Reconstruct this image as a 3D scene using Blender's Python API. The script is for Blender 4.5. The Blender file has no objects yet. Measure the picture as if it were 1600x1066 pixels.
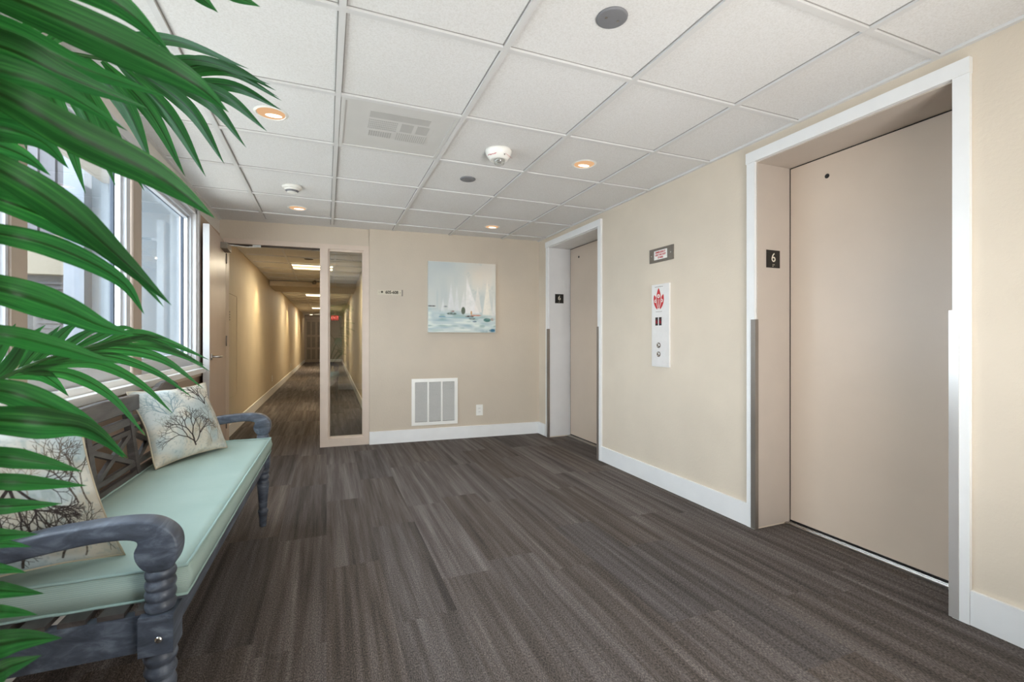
import bpy, bmesh, math, random
import numpy as np
from mathutils import Vector, Matrix
random.seed(7)
PI = math.pi
scene = bpy.context.scene
COL = scene.collection

# ------------------------------------------------------------------ helpers
def lin(h):
    h = h.lstrip('#')
    out = []
    for i in (0, 2, 4):
        c = int(h[i:i+2], 16) / 255.0
        out.append(c / 12.92 if c <= 0.04045 else ((c + 0.055) / 1.055) ** 2.4)
    return (out[0], out[1], out[2], 1.0)

class NT:
    """tiny node-tree builder"""
    def __init__(self, name):
        self.m = bpy.data.materials.new(name); self.m.use_nodes = True
        self.t = self.m.node_tree; self.t.nodes.clear()
        self.out = self.t.nodes.new('ShaderNodeOutputMaterial')
    def n(self, typ, **kw):
        nd = self.t.nodes.new(typ)
        for k, v in kw.items():
            if k in nd.inputs: self.set(nd.inputs[k], v)
            else: setattr(nd, k, v)
        return nd
    def set(self, sock, v):
        if isinstance(v, bpy.types.NodeSocket): self.t.links.new(v, sock)
        else: sock.default_value = v
    def link(self, a, b): self.t.links.new(a, b)
    def math(self, op, a, b=0.0, c=None):
        nd = self.t.nodes.new('ShaderNodeMath'); nd.operation = op
        self.set(nd.inputs[0], a); self.set(nd.inputs[1], b)
        if c is not None: self.set(nd.inputs[2], c)
        return nd.outputs[0]
    def ramp(self, fac, stops):
        nd = self.t.nodes.new('ShaderNodeValToRGB'); self.link(fac, nd.inputs[0])
        el = nd.color_ramp.elements
        while len(el) < len(stops): el.new(0.5)
        for e, (p, c) in zip(el, stops): e.position = p; e.color = c
        return nd.outputs[0]
    def mix(self, fac, a, b, mode='MIX'):
        nd = self.t.nodes.new('ShaderNodeMix'); nd.data_type = 'RGBA'; nd.blend_type = mode
        self.set(nd.inputs[0], fac); self.set(nd.inputs[6], a); self.set(nd.inputs[7], b)
        return nd.outputs[2]
    def bump(self, h, strength, dist):
        nd = self.t.nodes.new('ShaderNodeBump'); self.link(h, nd.inputs['Height'])
        nd.inputs['Strength'].default_value = strength; nd.inputs['Distance'].default_value = dist
        return nd.outputs[0]
    def pbsdf(self, color, rough=0.6, metal=0.0, spec=0.5, normal=None, **kw):
        b = self.t.nodes.new('ShaderNodeBsdfPrincipled')
        self.set(b.inputs['Base Color'], color); self.set(b.inputs['Roughness'], rough)
        self.set(b.inputs['Metallic'], metal); self.set(b.inputs['Specular IOR Level'], spec)
        if normal is not None: self.link(normal, b.inputs['Normal'])
        for k, v in kw.items(): self.set(b.inputs[k], v)
        self.link(b.outputs[0], self.out.inputs[0]); return b

def mat(name, hexc, rough=0.6, metal=0.0, spec=0.5, var=0.06, scale=8.0, bump=0.0, bscale=300.0, bdist=0.001):
    q = NT(name)
    tc = q.n('ShaderNodeTexCoord').outputs['Object']
    nz = q.n('ShaderNodeTexNoise', Scale=scale, Detail=4.0); q.link(tc, nz.inputs['Vector'])
    c = lin(hexc)
    lo = tuple(x * (1 - var) for x in c[:3]) + (1,); hi = tuple(min(1, x * (1 + var)) for x in c[:3]) + (1,)
    col = q.ramp(nz.outputs[0], [(0.3, lo), (0.7, hi)])
    nrm = None
    if bump:
        n2 = q.n('ShaderNodeTexNoise', Scale=bscale, Detail=2.0); q.link(tc, n2.inputs['Vector'])
        nrm = q.bump(n2.outputs[0], bump, bdist)
    q.pbsdf(col, rough, metal, spec, nrm)
    return q.m

def emis(name, hexc, strength):
    q = NT(name); e = q.n('ShaderNodeEmission', Color=lin(hexc), Strength=strength)
    q.link(e.outputs[0], q.out.inputs[0]); return q.m

def vcol_mat(name, rough=0.9, spec=0.2, bump=0.0, bscale=500):
    q = NT(name)
    a = q.n('ShaderNodeVertexColor', layer_name='paint')
    nrm = None
    if bump:
        tc = q.n('ShaderNodeTexCoord').outputs['Object']
        n2 = q.n('ShaderNodeTexNoise', Scale=bscale, Detail=2.0); q.link(tc, n2.inputs['Vector'])
        nrm = q.bump(n2.outputs[0], bump, 0.001)
    q.pbsdf(a.outputs[0], rough, 0, spec, nrm); return q.m

def glass_mat(name, tint=(0.96, 0.98, 0.98, 1), ior=1.5, boost=1.0):
    q = NT(name)
    tr = q.n('ShaderNodeBsdfTransparent', Color=tint)
    gl = q.n('ShaderNodeBsdfGlossy', Roughness=0.01)
    lw_ = q.n('ShaderNodeLayerWeight', Blend=0.5)
    r0 = ((ior - 1) / (ior + 1)) ** 2
    f = q.math('MINIMUM', q.math('MULTIPLY', q.math('ADD', q.math('MULTIPLY', q.math('POWER', lw_.outputs['Facing'], 5.0), 1 - r0), r0), boost), 1.0)
    mx = q.n('ShaderNodeMixShader'); q.link(f, mx.inputs[0]); q.link(tr.outputs[0], mx.inputs[1]); q.link(gl.outputs[0], mx.inputs[2])
    q.link(mx.outputs[0], q.out.inputs[0]); return q.m

class MB:
    """collects shapes, links them as one mesh object"""
    def __init__(self): self.bm = bmesh.new()
    def box(self, x0, x1, y0, y1, z0, z1, M=None):
        vs = [self.bm.verts.new((x, y, z)) for x in (x0, x1) for y in (y0, y1) for z in (z0, z1)]
        if M is not None:
            for v in vs: v.co = M @ v.co
        for f in ((0,1,3,2),(4,6,7,5),(0,4,5,1),(2,3,7,6),(0,2,6,4),(1,5,7,3)):
            self.bm.faces.new([vs[i] for i in f])
        return self
    def bar(self, p, q, w, h, up=(0, 0, 1)):
        p = Vector(p); q = Vector(q); d = (q - p); L = d.length; d.normalize()
        s = d.cross(Vector(up)).normalized(); u = s.cross(d).normalized()
        M = Matrix((s, d, u)).transposed().to_4x4(); M.translation = p
        return self.box(-w/2, w/2, 0, L, -h/2, h/2, M)
    def prism(self, pts, a, b, axis='y'):
        """pts: 2-D outline; extruded from a to b along axis"""
        def mk(u, v, t):
            return {'y': (u, t, v), 'x': (t, u, v), 'z': (u, v, t)}[axis]
        A = [self.bm.verts.new(mk(u, v, a)) for u, v in pts]; B = [self.bm.verts.new(mk(u, v, b)) for u, v in pts]
        n = len(pts)
        fa = self.bm.faces.new(A); fb = self.bm.faces.new(list(reversed(B)))
        for i in range(n): self.bm.faces.new((A[i], B[i], B[(i+1) % n], A[(i+1) % n]))
        bmesh.ops.recalc_face_normals(self.bm, faces=self.bm.faces)
        return self
    def lathe(self, prof, c=(0, 0, 0), seg=24, squash=1.0, axis='z'):
        rings = []
        for z, r in prof:
            rg = []
            for k in range(seg):
                a = 2 * PI * k / seg; x, y = r * math.cos(a), r * math.sin(a) * squash
                if axis == 'z': co = (c[0] + x, c[1] + y, c[2] + z)
                elif axis == 'y': co = (c[0] + x, c[1] + z, c[2] + y)
                else: co = (c[0] + z, c[1] + x, c[2] + y)
                rg.append(self.bm.verts.new(co))
            rings.append(rg)
        for a, b in zip(rings, rings[1:]):
            for k in range(seg):
                f = self.bm.faces.new((a[k], a[(k+1) % seg], b[(k+1) % seg], b[k])); f.smooth = True
        self.bm.faces.new(list(reversed(rings[0]))); self.bm.faces.new(rings[-1])
        bmesh.ops.recalc_face_normals(self.bm, faces=self.bm.faces)
        return self
    def tube(self, pts, r, seg=10, closed=False):
        pts = [Vector(p) for p in pts]; n = len(pts)
        rr = r if isinstance(r, (list, tuple)) else [r] * n
        rings = []; prev = None
        for i in range(n):
            if closed: t = (pts[(i+1) % n] - pts[i-1]).normalized()
            else: t = (pts[min(i+1, n-1)] - pts[max(i-1, 0)]).normalized()
            ref = Vector((0, 0, 1)) if abs(t.z) < 0.9 else Vector((1, 0, 0))
            s = t.cross(ref).normalized() if prev is None else (prev - t * prev.dot(t)).normalized()
            prev = s; u = t.cross(s)
            rings.append([self.bm.verts.new(pts[i] + (s * math.cos(2*PI*k/seg) + u * math.sin(2*PI*k/seg)) * rr[i]) for k in range(seg)])
        pairs = list(zip(rings, rings[1:])) + ([(rings[-1], rings[0])] if closed else [])
        for a, b in pairs:
            for k in range(seg):
                f = self.bm.faces.new((a[k], a[(k+1) % seg], b[(k+1) % seg], b[k])); f.smooth = True
        if not closed:
            self.bm.faces.new(list(reversed(rings[0]))); self.bm.faces.new(rings[-1])
        return self
    def quad(self, *ps):
        self.bm.faces.new([self.bm.verts.new(p) for p in ps]); return self
    def bevel(self, w, seg=2, ang=30):
        es = [e for e in self.bm.edges if len(e.link_faces) == 2 and e.calc_face_angle(0) > math.radians(ang)]
        bmesh.ops.bevel(self.bm, geom=es, offset=w, segments=seg, profile=0.5, affect='EDGES', clamp_overlap=True)
        return self
    def build(self, name, m, parent=None, loc=None, rz=None, smooth=False):
        me = bpy.data.meshes.new(name); self.bm.normal_update()
        if smooth:
            for f in self.bm.faces: f.smooth = True
        self.bm.to_mesh(me); self.bm.free()
        me.materials.append(m)
        o = bpy.data.objects.new(name, me); COL.objects.link(o)
        if parent: o.parent = parent
        if loc: o.location = loc
        if rz is not None: o.rotation_euler = (0, 0, rz)
        return o

def tag(o, label=None, cat=None, group=None, kind=None):
    if label: o['label'] = label
    if cat: o['category'] = cat
    if group: o['group'] = group
    if kind: o['kind'] = kind
    return o
def struct(o, label, cat): return tag(o, label, cat, None, 'structure')
def empty(name, loc, rz=0.0):
    o = bpy.data.objects.new(name, None); o.location = loc; o.rotation_euler = (0, 0, rz)
    o.empty_display_size = 0.05; COL.objects.link(o); return o
def copy_tree(o, parent=None):
    c = o.copy(); COL.objects.link(c)
    if parent: c.parent = parent
    for ch in list(o.children): copy_tree(ch, c)
    return c

def text_mesh(name, body, size, m, parent, x, z, y=-0.001, align='CENTER', ext=0.0004, sx=1.0, bold=0.0, M=None):
    cu = bpy.data.curves.new(name, 'FONT'); cu.body = body; cu.size = size; cu.align_x = align; cu.align_y = 'CENTER'
    cu.extrude = ext; cu.offset = bold
    tmp = bpy.data.objects.new(name + '_src', cu); COL.objects.link(tmp)
    bpy.context.view_layer.update()
    me = bpy.data.meshes.new_from_object(tmp.evaluated_get(bpy.context.evaluated_depsgraph_get()))
    bpy.data.objects.remove(tmp); bpy.data.curves.remove(cu)
    T = Matrix.Translation((x, y, z)) @ Matrix.Rotation(PI/2, 4, 'X') @ Matrix.Diagonal((sx, 1, 1, 1))
    if M is not None: T = M
    me.transform(T); me.materials.clear(); me.materials.append(m); me.name = name
    o = bpy.data.objects.new(name, me); COL.objects.link(o); o.parent = parent
    return o

def catmull(pts, n):
    P = [Vector(p) for p in pts]; out = []
    P = [P[0] * 2 - P[1]] + P + [P[-1] * 2 - P[-2]]
    m = len(P) - 3
    for i in range(n + 1):
        t = i / n * m; k = min(int(t), m - 1); t -= k
        a, b, c, d = P[k:k+4]
        out.append(0.5 * ((2*b) + (c - a)*t + (2*a - 5*b + 4*c - d)*t*t + (3*b - a - 3*c + d)*t*t*t))
    return out

# ------------------------------------------------------------------ camera
F = 722.0; YAW = math.radians(21.86); H0 = 530.0; HC = 1.117; CE = 2.272
cam_d = bpy.data.cameras.new('camera'); cam = bpy.data.objects.new('camera', cam_d); COL.objects.link(cam)
cam.location = (0, 0, HC); cam.rotation_euler = (PI/2, 0, -YAW)
cam_d.sensor_width = 36; cam_d.lens = 36 * F / 1600; cam_d.shift_y = -(533 - H0) / 1600
cam_d.clip_start = 0.03; cam_d.clip_end = 200
cam_d.dof.use_dof = True; cam_d.dof.focus_distance = 3.2; cam_d.dof.aperture_fstop = 8.0
scene.camera = cam
FWD = Vector((math.sin(YAW), math.cos(YAW), 0)); RGT = Vector((math.cos(YAW), -math.sin(YAW), 0)); UPV = Vector((0, 0, 1))
def at(u, v, d):
    """place in the room seen at (u, v), d metres ahead of the tripod"""
    return Vector((0, 0, HC)) + FWD * d + RGT * ((u - 800) / F * d) + UPV * ((H0 - v) / F * d)

# ------------------------------------------------------------------ materials
def wall_mat(name, hexc):
    q = NT(name); tc = q.n('ShaderNodeTexCoord').outputs['Object']
    nz = q.n('ShaderNodeTexNoise', Scale=3.0, Detail=3.0); q.link(tc, nz.inputs['Vector'])
    c = lin(hexc)
    col = q.ramp(nz.outputs[0], [(0.3, tuple(x*0.97 for x in c[:3]) + (1,)), (0.7, tuple(x*1.03 for x in c[:3]) + (1,))])
    n2 = q.n('ShaderNodeTexNoise', Scale=55.0, Detail=3.0, Roughness=0.6); q.link(tc, n2.inputs['Vector'])
    q.pbsdf(col, 0.62, 0, 0.35, q.bump(n2.outputs[0], 0.28, 0.004)); return q.m
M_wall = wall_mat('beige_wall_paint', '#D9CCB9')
M_wall_shade = wall_mat('shaded_wall_paint', '#CABDAB')  # darker copy of the wall paint, shade of the far walls included
M_corr = wall_mat('corridor_wall_paint', '#CDBEA4')
M_white = mat('white_trim_paint', '#ECECEA', 0.38, var=0.02)
M_frame = mat('frame_paint_pinkish_beige', '#D3C2B2', 0.4, var=0.03)
M_leaf_door = mat('door_paint_taupe', '#C6B2A2', 0.35, var=0.04, scale=4)
M_elev = mat('elevator_door_enamel', '#CDBBA8', 0.36, var=0.03, scale=3, bump=0.05, bscale=200)
M_jamb = mat('elevator_jamb_enamel', '#C0B4A8', 0.36, var=0.02)
M_jamb_lit = mat('elevator_jamb_window_lit', '#DEDCDA', 0.36, var=0.02)  # whiter copy of the jamb enamel, window reflection put into the color
M_steel = mat('brushed_steel', '#C9C6C2', 0.28, metal=1.0, var=0.05, scale=60)
M_steel_dk = mat('dark_satin_metal', '#8E877E', 0.42, metal=0.8, var=0.06, scale=40)
M_chrome = mat('chrome', '#E2E2E2', 0.12, metal=1.0, var=0.02)
M_black = mat('black_plastic', '#15130F', 0.45, var=0.05)
M_dark = mat('dark_gap', '#1A1714', 0.9, var=0.02)
M_grey = mat('grey_cover_plastic', '#77777A', 0.55, var=0.05)
M_plas = mat('white_plastic', '#EFEDE6', 0.35, var=0.02)
M_red = mat('red_print', '#C22A2C', 0.5, var=0.03)
M_ink = mat('dark_brown_ink', '#3A3020', 0.6, var=0.03)
M_wood = None
M_tile = None
q = NT('acoustic_ceiling_tile'); tc = q.n('ShaderNodeTexCoord').outputs['Object']
n1 = q.n('ShaderNodeTexNoise', Scale=160.0, Detail=3.0); q.link(tc, n1.inputs['Vector'])
n2 = q.n('ShaderNodeTexNoise', Scale=1.2, Detail=2.0); q.link(tc, n2.inputs['Vector'])
c1 = q.ramp(n1.outputs[0], [(0.30, lin('#DEDCD9')), (0.5, lin('#E6E5E3')), (0.7, lin('#EBEAE9'))])
c2 = q.mix(0.25, c1, q.ramp(n2.outputs[0], [(0.3, lin('#D9D6D0')), (0.7, lin('#F0F0F0'))]), 'MULTIPLY')
q.pbsdf(c2, 0.95, 0, 0.1, q.bump(n1.outputs[0], 0.22, 0.0015)); M_tile = q.m
M_grid = mat('ceiling_grid_metal', '#D6D5D3', 0.4, var=0.02)

# carpet planks
q = NT('striated_plank_carpet'); tc = q.n('ShaderNodeTexCoord').outputs['Object']
sp = q.n('ShaderNodeSeparateXYZ'); q.link(tc, sp.inputs[0])
row = q.math('FLOOR', q.math('DIVIDE', sp.outputs[0], 0.25))
wn = q.n('ShaderNodeTexWhiteNoise', noise_dimensions='1D'); q.link(row, wn.inputs['W'])
pl = q.math('FLOOR', q.math('ADD', sp.outputs[1], wn.outputs[0]))
cb = q.n('ShaderNodeCombineXYZ'); q.link(row, cb.inputs[0]); q.link(pl, cb.inputs[1])
wp = q.n('ShaderNodeTexWhiteNoise', noise_dimensions='3D'); q.link(cb.outputs[0], wp.inputs['Vector'])
off = q.math('MULTIPLY', wp.outputs[0], 30.0)
sv = q.n('ShaderNodeCombineXYZ'); q.link(q.math('MULTIPLY', sp.outputs[0], 22.0), sv.inputs[0]); q.link(q.math('MULTIPLY', sp.outputs[1], 0.7), sv.inputs[1]); q.link(off, sv.inputs[2])
st = q.n('ShaderNodeTexNoise', Scale=1.0, Detail=5.0, Roughness=0.65); q.link(sv.outputs[0], st.inputs['Vector'])
fv = q.n('ShaderNodeCombineXYZ'); q.link(q.math('MULTIPLY', sp.outputs[0], 280.0), fv.inputs[0]); q.link(q.math('MULTIPLY', sp.outputs[1], 120.0), fv.inputs[1])
fn = q.n('ShaderNodeTexNoise', Scale=1.0, Detail=2.0); q.link(fv.outputs[0], fn.inputs['Vector'])
base = q.ramp(st.outputs[0], [(0.30, lin('#484341')), (0.45, lin('#5A5450')), (0.58, lin('#696360')), (0.74, lin('#7E7875'))])
pv = q.ramp(wp.outputs[0], [(0.0, (0.76, 0.78, 0.82, 1)), (0.35, (0.94, 0.90, 0.86, 1)), (0.7, (0.98, 0.98, 1.0, 1)), (1.0, (1.14, 1.14, 1.17, 1))])
base = q.mix(1.0, base, pv, 'MULTIPLY')
spk = q.ramp(fn.outputs[0], [(0.3, (0.35, 0.34, 0.33, 1)), (0.5, (0.95, 0.95, 0.95, 1)), (0.72, (1.95, 1.85, 1.75, 1))])
base = q.mix(0.85, base, spk, 'MULTIPLY')
q.pbsdf(base, 0.95, 0, 0.15, q.bump(fn.outputs[0], 0.6, 0.004)); M_carpet = q.m

# weathered dark wood
def wood(name, a, b, c):
    q = NT(name); tc = q.n('ShaderNodeTexCoord').outputs['Object']
    mp = q.n('ShaderNodeMapping'); q.link(tc, mp.inputs[0]); mp.inputs['Scale'].default_value = (6, 2.2, 14)
    nz = q.n('ShaderNodeTexNoise', Scale=2.2, Detail=6.0, Roughness=0.65, Distortion=0.6); q.link(mp.outputs[0], nz.inputs['Vector'])
    col = q.ramp(nz.outputs[0], [(0.3, lin(a)), (0.52, lin(b)), (0.75, lin(c))])
    q.pbsdf(col, 0.42, 0, 0.45, q.bump(nz.outputs[0], 0.15, 0.002)); return q.m
M_wood = wood('weathered_grey_wood', '#34383F', '#4B525E', '#78818C')
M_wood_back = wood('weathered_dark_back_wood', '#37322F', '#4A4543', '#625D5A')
# seat fabric
q = NT('sage_weave_fabric'); tc = q.n('ShaderNodeTexCoord').outputs['Object']
wx = q.n('ShaderNodeTexWave', Scale=330.0, Distortion=0.3); q.link(tc, wx.inputs['Vector']); wx.bands_direction = 'Y'
wy = q.n('ShaderNodeTexWave', Scale=330.0, Distortion=0.3); q.link(tc, wy.inputs['Vector']); wy.bands_direction = 'DIAGONAL'
h = q.math('MULTIPLY', wx.outputs[0], wy.outputs[0])
nz = q.n('ShaderNodeTexNoise', Scale=5.0, Detail=3.0); q.link(tc, nz.inputs['Vector'])
c = q.ramp(h, [(0.0, lin('#8A9F98')), (0.6, lin('#ABBEB5'))])
c = q.mix(0.35, c, q.ramp(nz.outputs[0], [(0.3, lin('#9BAEA5')), (0.7, lin('#AFC0B6'))]))
q.pbsdf(c, 0.85, 0, 0.2, q.bump(h, 0.25, 0.001)); M_sage = q.m
M_pipe = mat('sage_piping', '#93ACA6', 0.8, var=0.04)
# palm leaf: attribute 'lf' = (across 0..1, along 0..1, random)
q = NT('silk_palm_leaf')
at_ = q.n('ShaderNodeVertexColor', layer_name='paint'); sp = q.n('ShaderNodeSeparateColor'); q.link(at_.outputs[0], sp.inputs[0])
cr = q.math('ABSOLUTE', q.math('SUBTRACT', sp.outputs[0], 0.5))
sv = q.n('ShaderNodeCombineXYZ'); q.link(q.math('MULTIPLY', sp.outputs[0], 16.0), sv.inputs[0]); q.link(q.math('MULTIPLY', sp.outputs[1], 2.0), sv.inputs[1]); q.link(q.math('MULTIPLY', sp.outputs[2], 40.0), sv.inputs[2])
ln = q.n('ShaderNodeTexNoise', Scale=1.0, Detail=4.0, Roughness=0.6); q.link(sv.outputs[0], ln.inputs['Vector'])
body = q.ramp(ln.outputs[0], [(0.32, lin('#143A12')), (0.47, lin('#1F4F1E')), (0.6, lin('#2D642B')), (0.72, lin('#4A8339')), (0.85, lin('#7A9C4A'))])
tipc = q.mix(q.math('MULTIPLY', sp.outputs[1], 0.30), body, lin('#2A5C42'))
rib = q.ramp(cr, [(0.0, (0, 0, 0, 1)), (0.028, (0.05, 0.05, 0.05, 1)), (0.075, (1, 1, 1, 1))])
col = q.mix(rib, lin('#122B06'), tipc)
lo = q.math('MULTIPLY', sp.outputs[2], 0.5)
col = q.mix(lo, col, lin('#1C4F1F'))
pb = q.pbsdf(col, 0.42, 0, 0.4)
trl = q.n('ShaderNodeBsdfTranslucent'); q.link(q.mix(1.0, col, (1.5, 1.9, 1.4, 1), 'MULTIPLY'), trl.inputs[0])
mx = q.n('ShaderNodeMixShader'); mx.inputs[0].default_value = 0.35
q.link(pb.outputs[0], mx.inputs[1]); q.link(trl.outputs[0], mx.inputs[2]); q.link(mx.outputs[0], q.out.inputs[0])
M_palm = q.m
M_stalk = mat('palm_stalk', '#24501C', 0.5, var=0.2, scale=20)
M_glass = glass_mat('window_glass', (0.97, 0.985, 0.99, 1), 1.45)
M_glass_side = glass_mat('sidelight_glass', (0.93, 0.96, 0.96, 1), 1.5, 3.6)

# ------------------------------------------------------------------ room shell
XL, XR = -0.965, 2.345
YF = -0.5                       # wall behind the tripod
BW0, BW1 = Vector((0.42, 5.10, 0)), Vector((2.345, 4.985, 0))
HW0, HW1 = Vector((-1.10, 5.2298, 0)), Vector((0.42, 5.12, 0))
rzB = math.atan2(BW1.y - BW0.y, BW1.x - BW0.x)
rzH = math.atan2(HW1.y - HW0.y, HW1.x - HW0.x)
CX0, CX1 = -1.03, 0.56          # corridor walls (x at its mouth)
Y_END = 24.3

fl = MB().box(-1.10, 3.0, YF - .12, 24.5, -0.12, 0.0).build('floor', M_carpet)
struct(fl, 'dark grey striated plank carpet covering lobby and corridor', 'floor')

ce = MB()
ce.prism([(-1.09, YF - .12), (2.46, YF - .12), (2.46, 5.14), (0.42, 5.25), (-1.09, 5.36)], CE + 0.012, CE + 0.06, 'z')
ce = ce.build('ceiling', M_tile); struct(ce, 'white acoustic tile lobby ceiling', 'ceiling')
g = MB()
GX = [0.052 + 0.612 * i for i in range(-2, 4)]; GY = [1.725 + 0.6115 * j for j in range(-4, 6)]
for x in GX:
    if -0.96 < x < 2.34: g.box(x - .012, x + .012, YF, 5.06, CE, CE + .014)
for y in GY:
    if y > YF: g.box(XL, XR, y - .012, y + .012, CE + 0.0007, CE + .0135)
g.box(XL, XL + .02, YF, 5.2, CE + .0003, CE + .0138); g.box(XR - .02, XR, YF, 4.98, CE + .0003, CE + .0138)
gs = MB()  # dark strips stand in for the shadow at the tile edges
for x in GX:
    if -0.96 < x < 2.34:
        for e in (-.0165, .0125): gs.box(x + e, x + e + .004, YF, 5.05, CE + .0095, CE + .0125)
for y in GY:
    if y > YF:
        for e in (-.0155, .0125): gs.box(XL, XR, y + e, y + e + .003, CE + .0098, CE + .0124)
struct(gs.build('trim_ceiling_shadow_lines', mat('tile_reveal_shadow', '#9C9995', .9)), 'painted shadow lines along the ceiling tile edges', 'ceiling grid')
g = g.build('trim_ceiling_grid', M_grid); struct(g, 'white metal tee grid holding the lobby ceiling tiles', 'ceiling grid')

# right wall with two elevator openings
E = [(3.675, 4.712), (1.062, 1.985)]; ETOP = 2.158; XD = 2.615
rw = MB()
for y0, y1 in ((YF - .12, E[1][0]), (E[1][1], E[0][0]), (E[0][1], 5.2)):
    rw.box(XR, XD + .05, y0, y1, 0, CE + .05)
for y0, y1 in E: rw.box(XR, XD + .05, y0, y1, ETOP, CE + .05)
for y0, y1 in E: rw.box(XD + .051, XD + .08, y0 - .1, y1 + .1, -.05, CE + .05)  # unseen panels added behind the elevator doors to stop sun leaking in
struct(rw.build('wall_right', M_wall), 'beige textured wall holding both elevators', 'wall')

# back wall right of the corridor opening
LB = (BW1 - BW0).length
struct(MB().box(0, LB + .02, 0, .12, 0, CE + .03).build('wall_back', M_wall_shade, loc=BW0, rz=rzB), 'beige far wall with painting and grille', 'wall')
LH = (HW1 - HW0).length         # local x 0..LH
def hx(xw): return (xw - HW0.x) / math.cos(rzH)
hd = MB().box(0, LH, 0.012, .12, 2.10, CE + .03)
hd.box(0, hx(-0.925), 0.012, .12, 0, 2.10)
struct(hd.build('wall_header', M_wall_shade, loc=HW0, rz=rzH), 'shade-toned wall strip above the corridor doorway', 'wall')
# wall behind the tripod
struct(MB().box(XL - .12, XD, YF - .12, YF, 0, CE + .05).build('wall_front', M_wall), 'beige wall behind the viewer', 'wall')
# left wall with window ribbon
WZ0, WZ1, WY0, WY1 = 0.885, 2.145, 0.30, 4.385
lw = MB().box(XL - .12, XL, YF, 5.235, 0, WZ0)
struct(MB().box(XL - .12, XL, YF, 5.235, WZ1, CE + .05).build('wall_left_upper', mat('window_head_paint', '#DDD8D0', .6, var=.02)), 'pale wall strip between the windows and the ceiling', 'wall')
lw.box(XL - .12, XL, YF, WY0, WZ0, WZ1).box(XL - .12, XL, WY1, 5.235, WZ0, WZ1)
struct(lw.build('wall_left', mat('left_wall_shaded_paint', '#B49C86', 0.6, var=0.03)), 'tan, shade-darkened wall below and around the windows', 'wall')  # tan darkened to hold the backlit shade under the windows

M_wframe = mat('window_frame_enamel', '#C6C9CE', .4, var=.02)
# windows: y-ranges of glass
def window(n, y0, y1, label):
    root = empty('window_%d' % n, (XL, (y0 + y1) / 2, WZ0)); struct(root, label, 'window')
    def L(b, m, nm): 
        o = b.build(nm, m, root); o.location = (-XL, -(y0 + y1) / 2, -WZ0); return o
    fz0, fz1 = .985, 2.085
    fr = MB()
    fr.box(XL - .10, XL - .03, y0 - .05, y0, WZ0, WZ1); fr.box(XL - .10, XL - .03, y1, y1 + .05, WZ0, WZ1)
    fr.box(XL - .10, XL - .03, y0, y1, WZ0, fz0); fr.box(XL - .10, XL - .03, y0, y1, fz1, WZ1)
    fr.box(XL - .075, XL - .05, y0, y0 + .018, fz0, fz1); fr.box(XL - .075, XL - .05, y1 - .018, y1, fz0, fz1)
    fr.box(XL - .075, XL - .05, y0, y1, fz0, fz0 + .018); fr.box(XL - .075, XL - .05, y0, y1, fz1 - .018, fz1)
    L(fr, M_wframe, 'window_frame')
    gk = MB()
    gk.box(XL - .094, XL - .078, y0, y0 + .012, fz0, fz1); gk.box(XL - .094, XL - .078, y1 - .022, y1, fz0, fz1)
    gk.box(XL - .094, XL - .078, y0, y1, fz1 - .012, fz1); gk.box(XL - .094, XL - .078, y0, y1, fz0, fz0 + .012)
    L(gk, mat('dark_gasket', '#3A4350', 0.5), 'gasket')
    L(MB().box(XL - .088, XL - .084, y0, y1, fz0, fz1), M_glass, 'pane')
    return root
window(1, 0.40, 1.16, 'nearest window pane of the ribbon beside the palm')
window(2, 1.30, 2.06, 'window at the left picture edge behind palm leaves')
window(3, 2.18, 3.065, 'wide middle window looking onto the breezeway')
window(4, 3.28, 4.335, 'farthest window beside the open door')
tc_ = mat('mullion_cover_backlit', '#A99A8C', 0.5, var=0.05)  # backlit shade of the inner mullion faces is put into this color
for k, (y0, y1) in enumerate(((1.21, 1.25), (2.075, 2.166), (3.137, 3.26))):
    o = MB().box(XL - .0295, XL - .022, y0, y1, WZ0 + .03, WZ1 - .03).box(XL - .10, XL - .0296, min(y0, y1) + .045, max(y0, y1) - .036 if k else y1 - .035, WZ0 + .03, WZ1 - .03).build('trim_%d' % (20 + k), tc_)
    struct(o, ['shade-darkened mullion cover nearest the viewer', 'shade-darkened mullion cover between the two left windows', 'wide shade-darkened mullion cover between middle and far window'][k], 'mullion')
# casing round ribbon, stepped
cs = MB()
cs.box(XL - .03, XL + .012, WY1 - .004, WY1 + .05, WZ0, WZ1 + .05)
cs.box(XL - .03, XL + .012, WY0 - .05, WY1 - .004, WZ1, WZ1 + .05)
cs.box(XL - .03, XL, WY1 - .035, WY1, WZ0, WZ1); cs.box(XL - .03, XL, WY0, WY1, WZ1 - .03, WZ1)
struct(cs.build('trim_window_casing', mat('casing_paint', '#CDCDCD', .4, var=.02)), 'white stepped casing around the window ribbon', 'window casing')
sl = MB().box(XL - .10, XL + .065, WY0 - .06, 4.50, WZ0 - .032, WZ0 + .002).bevel(.006)
sl.box(XL - .012, XL + .02, WY0 - .06, 4.46, WZ0 + .0025, WZ0 + .03)
struct(sl.build('trim_window_sill', M_white), 'white window sill running along the left wall', 'window sill')
ap = MB().box(XL + .001, XL + .03, WY0 - .05, 4.47, WZ0 - .062, WZ0 - .033)
struct(ap.build('trim_sill_apron', mat('sill_apron_tan', '#CDBBA6', 0.5)), 'tan apron moulding under the window sill', 'trim')

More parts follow.
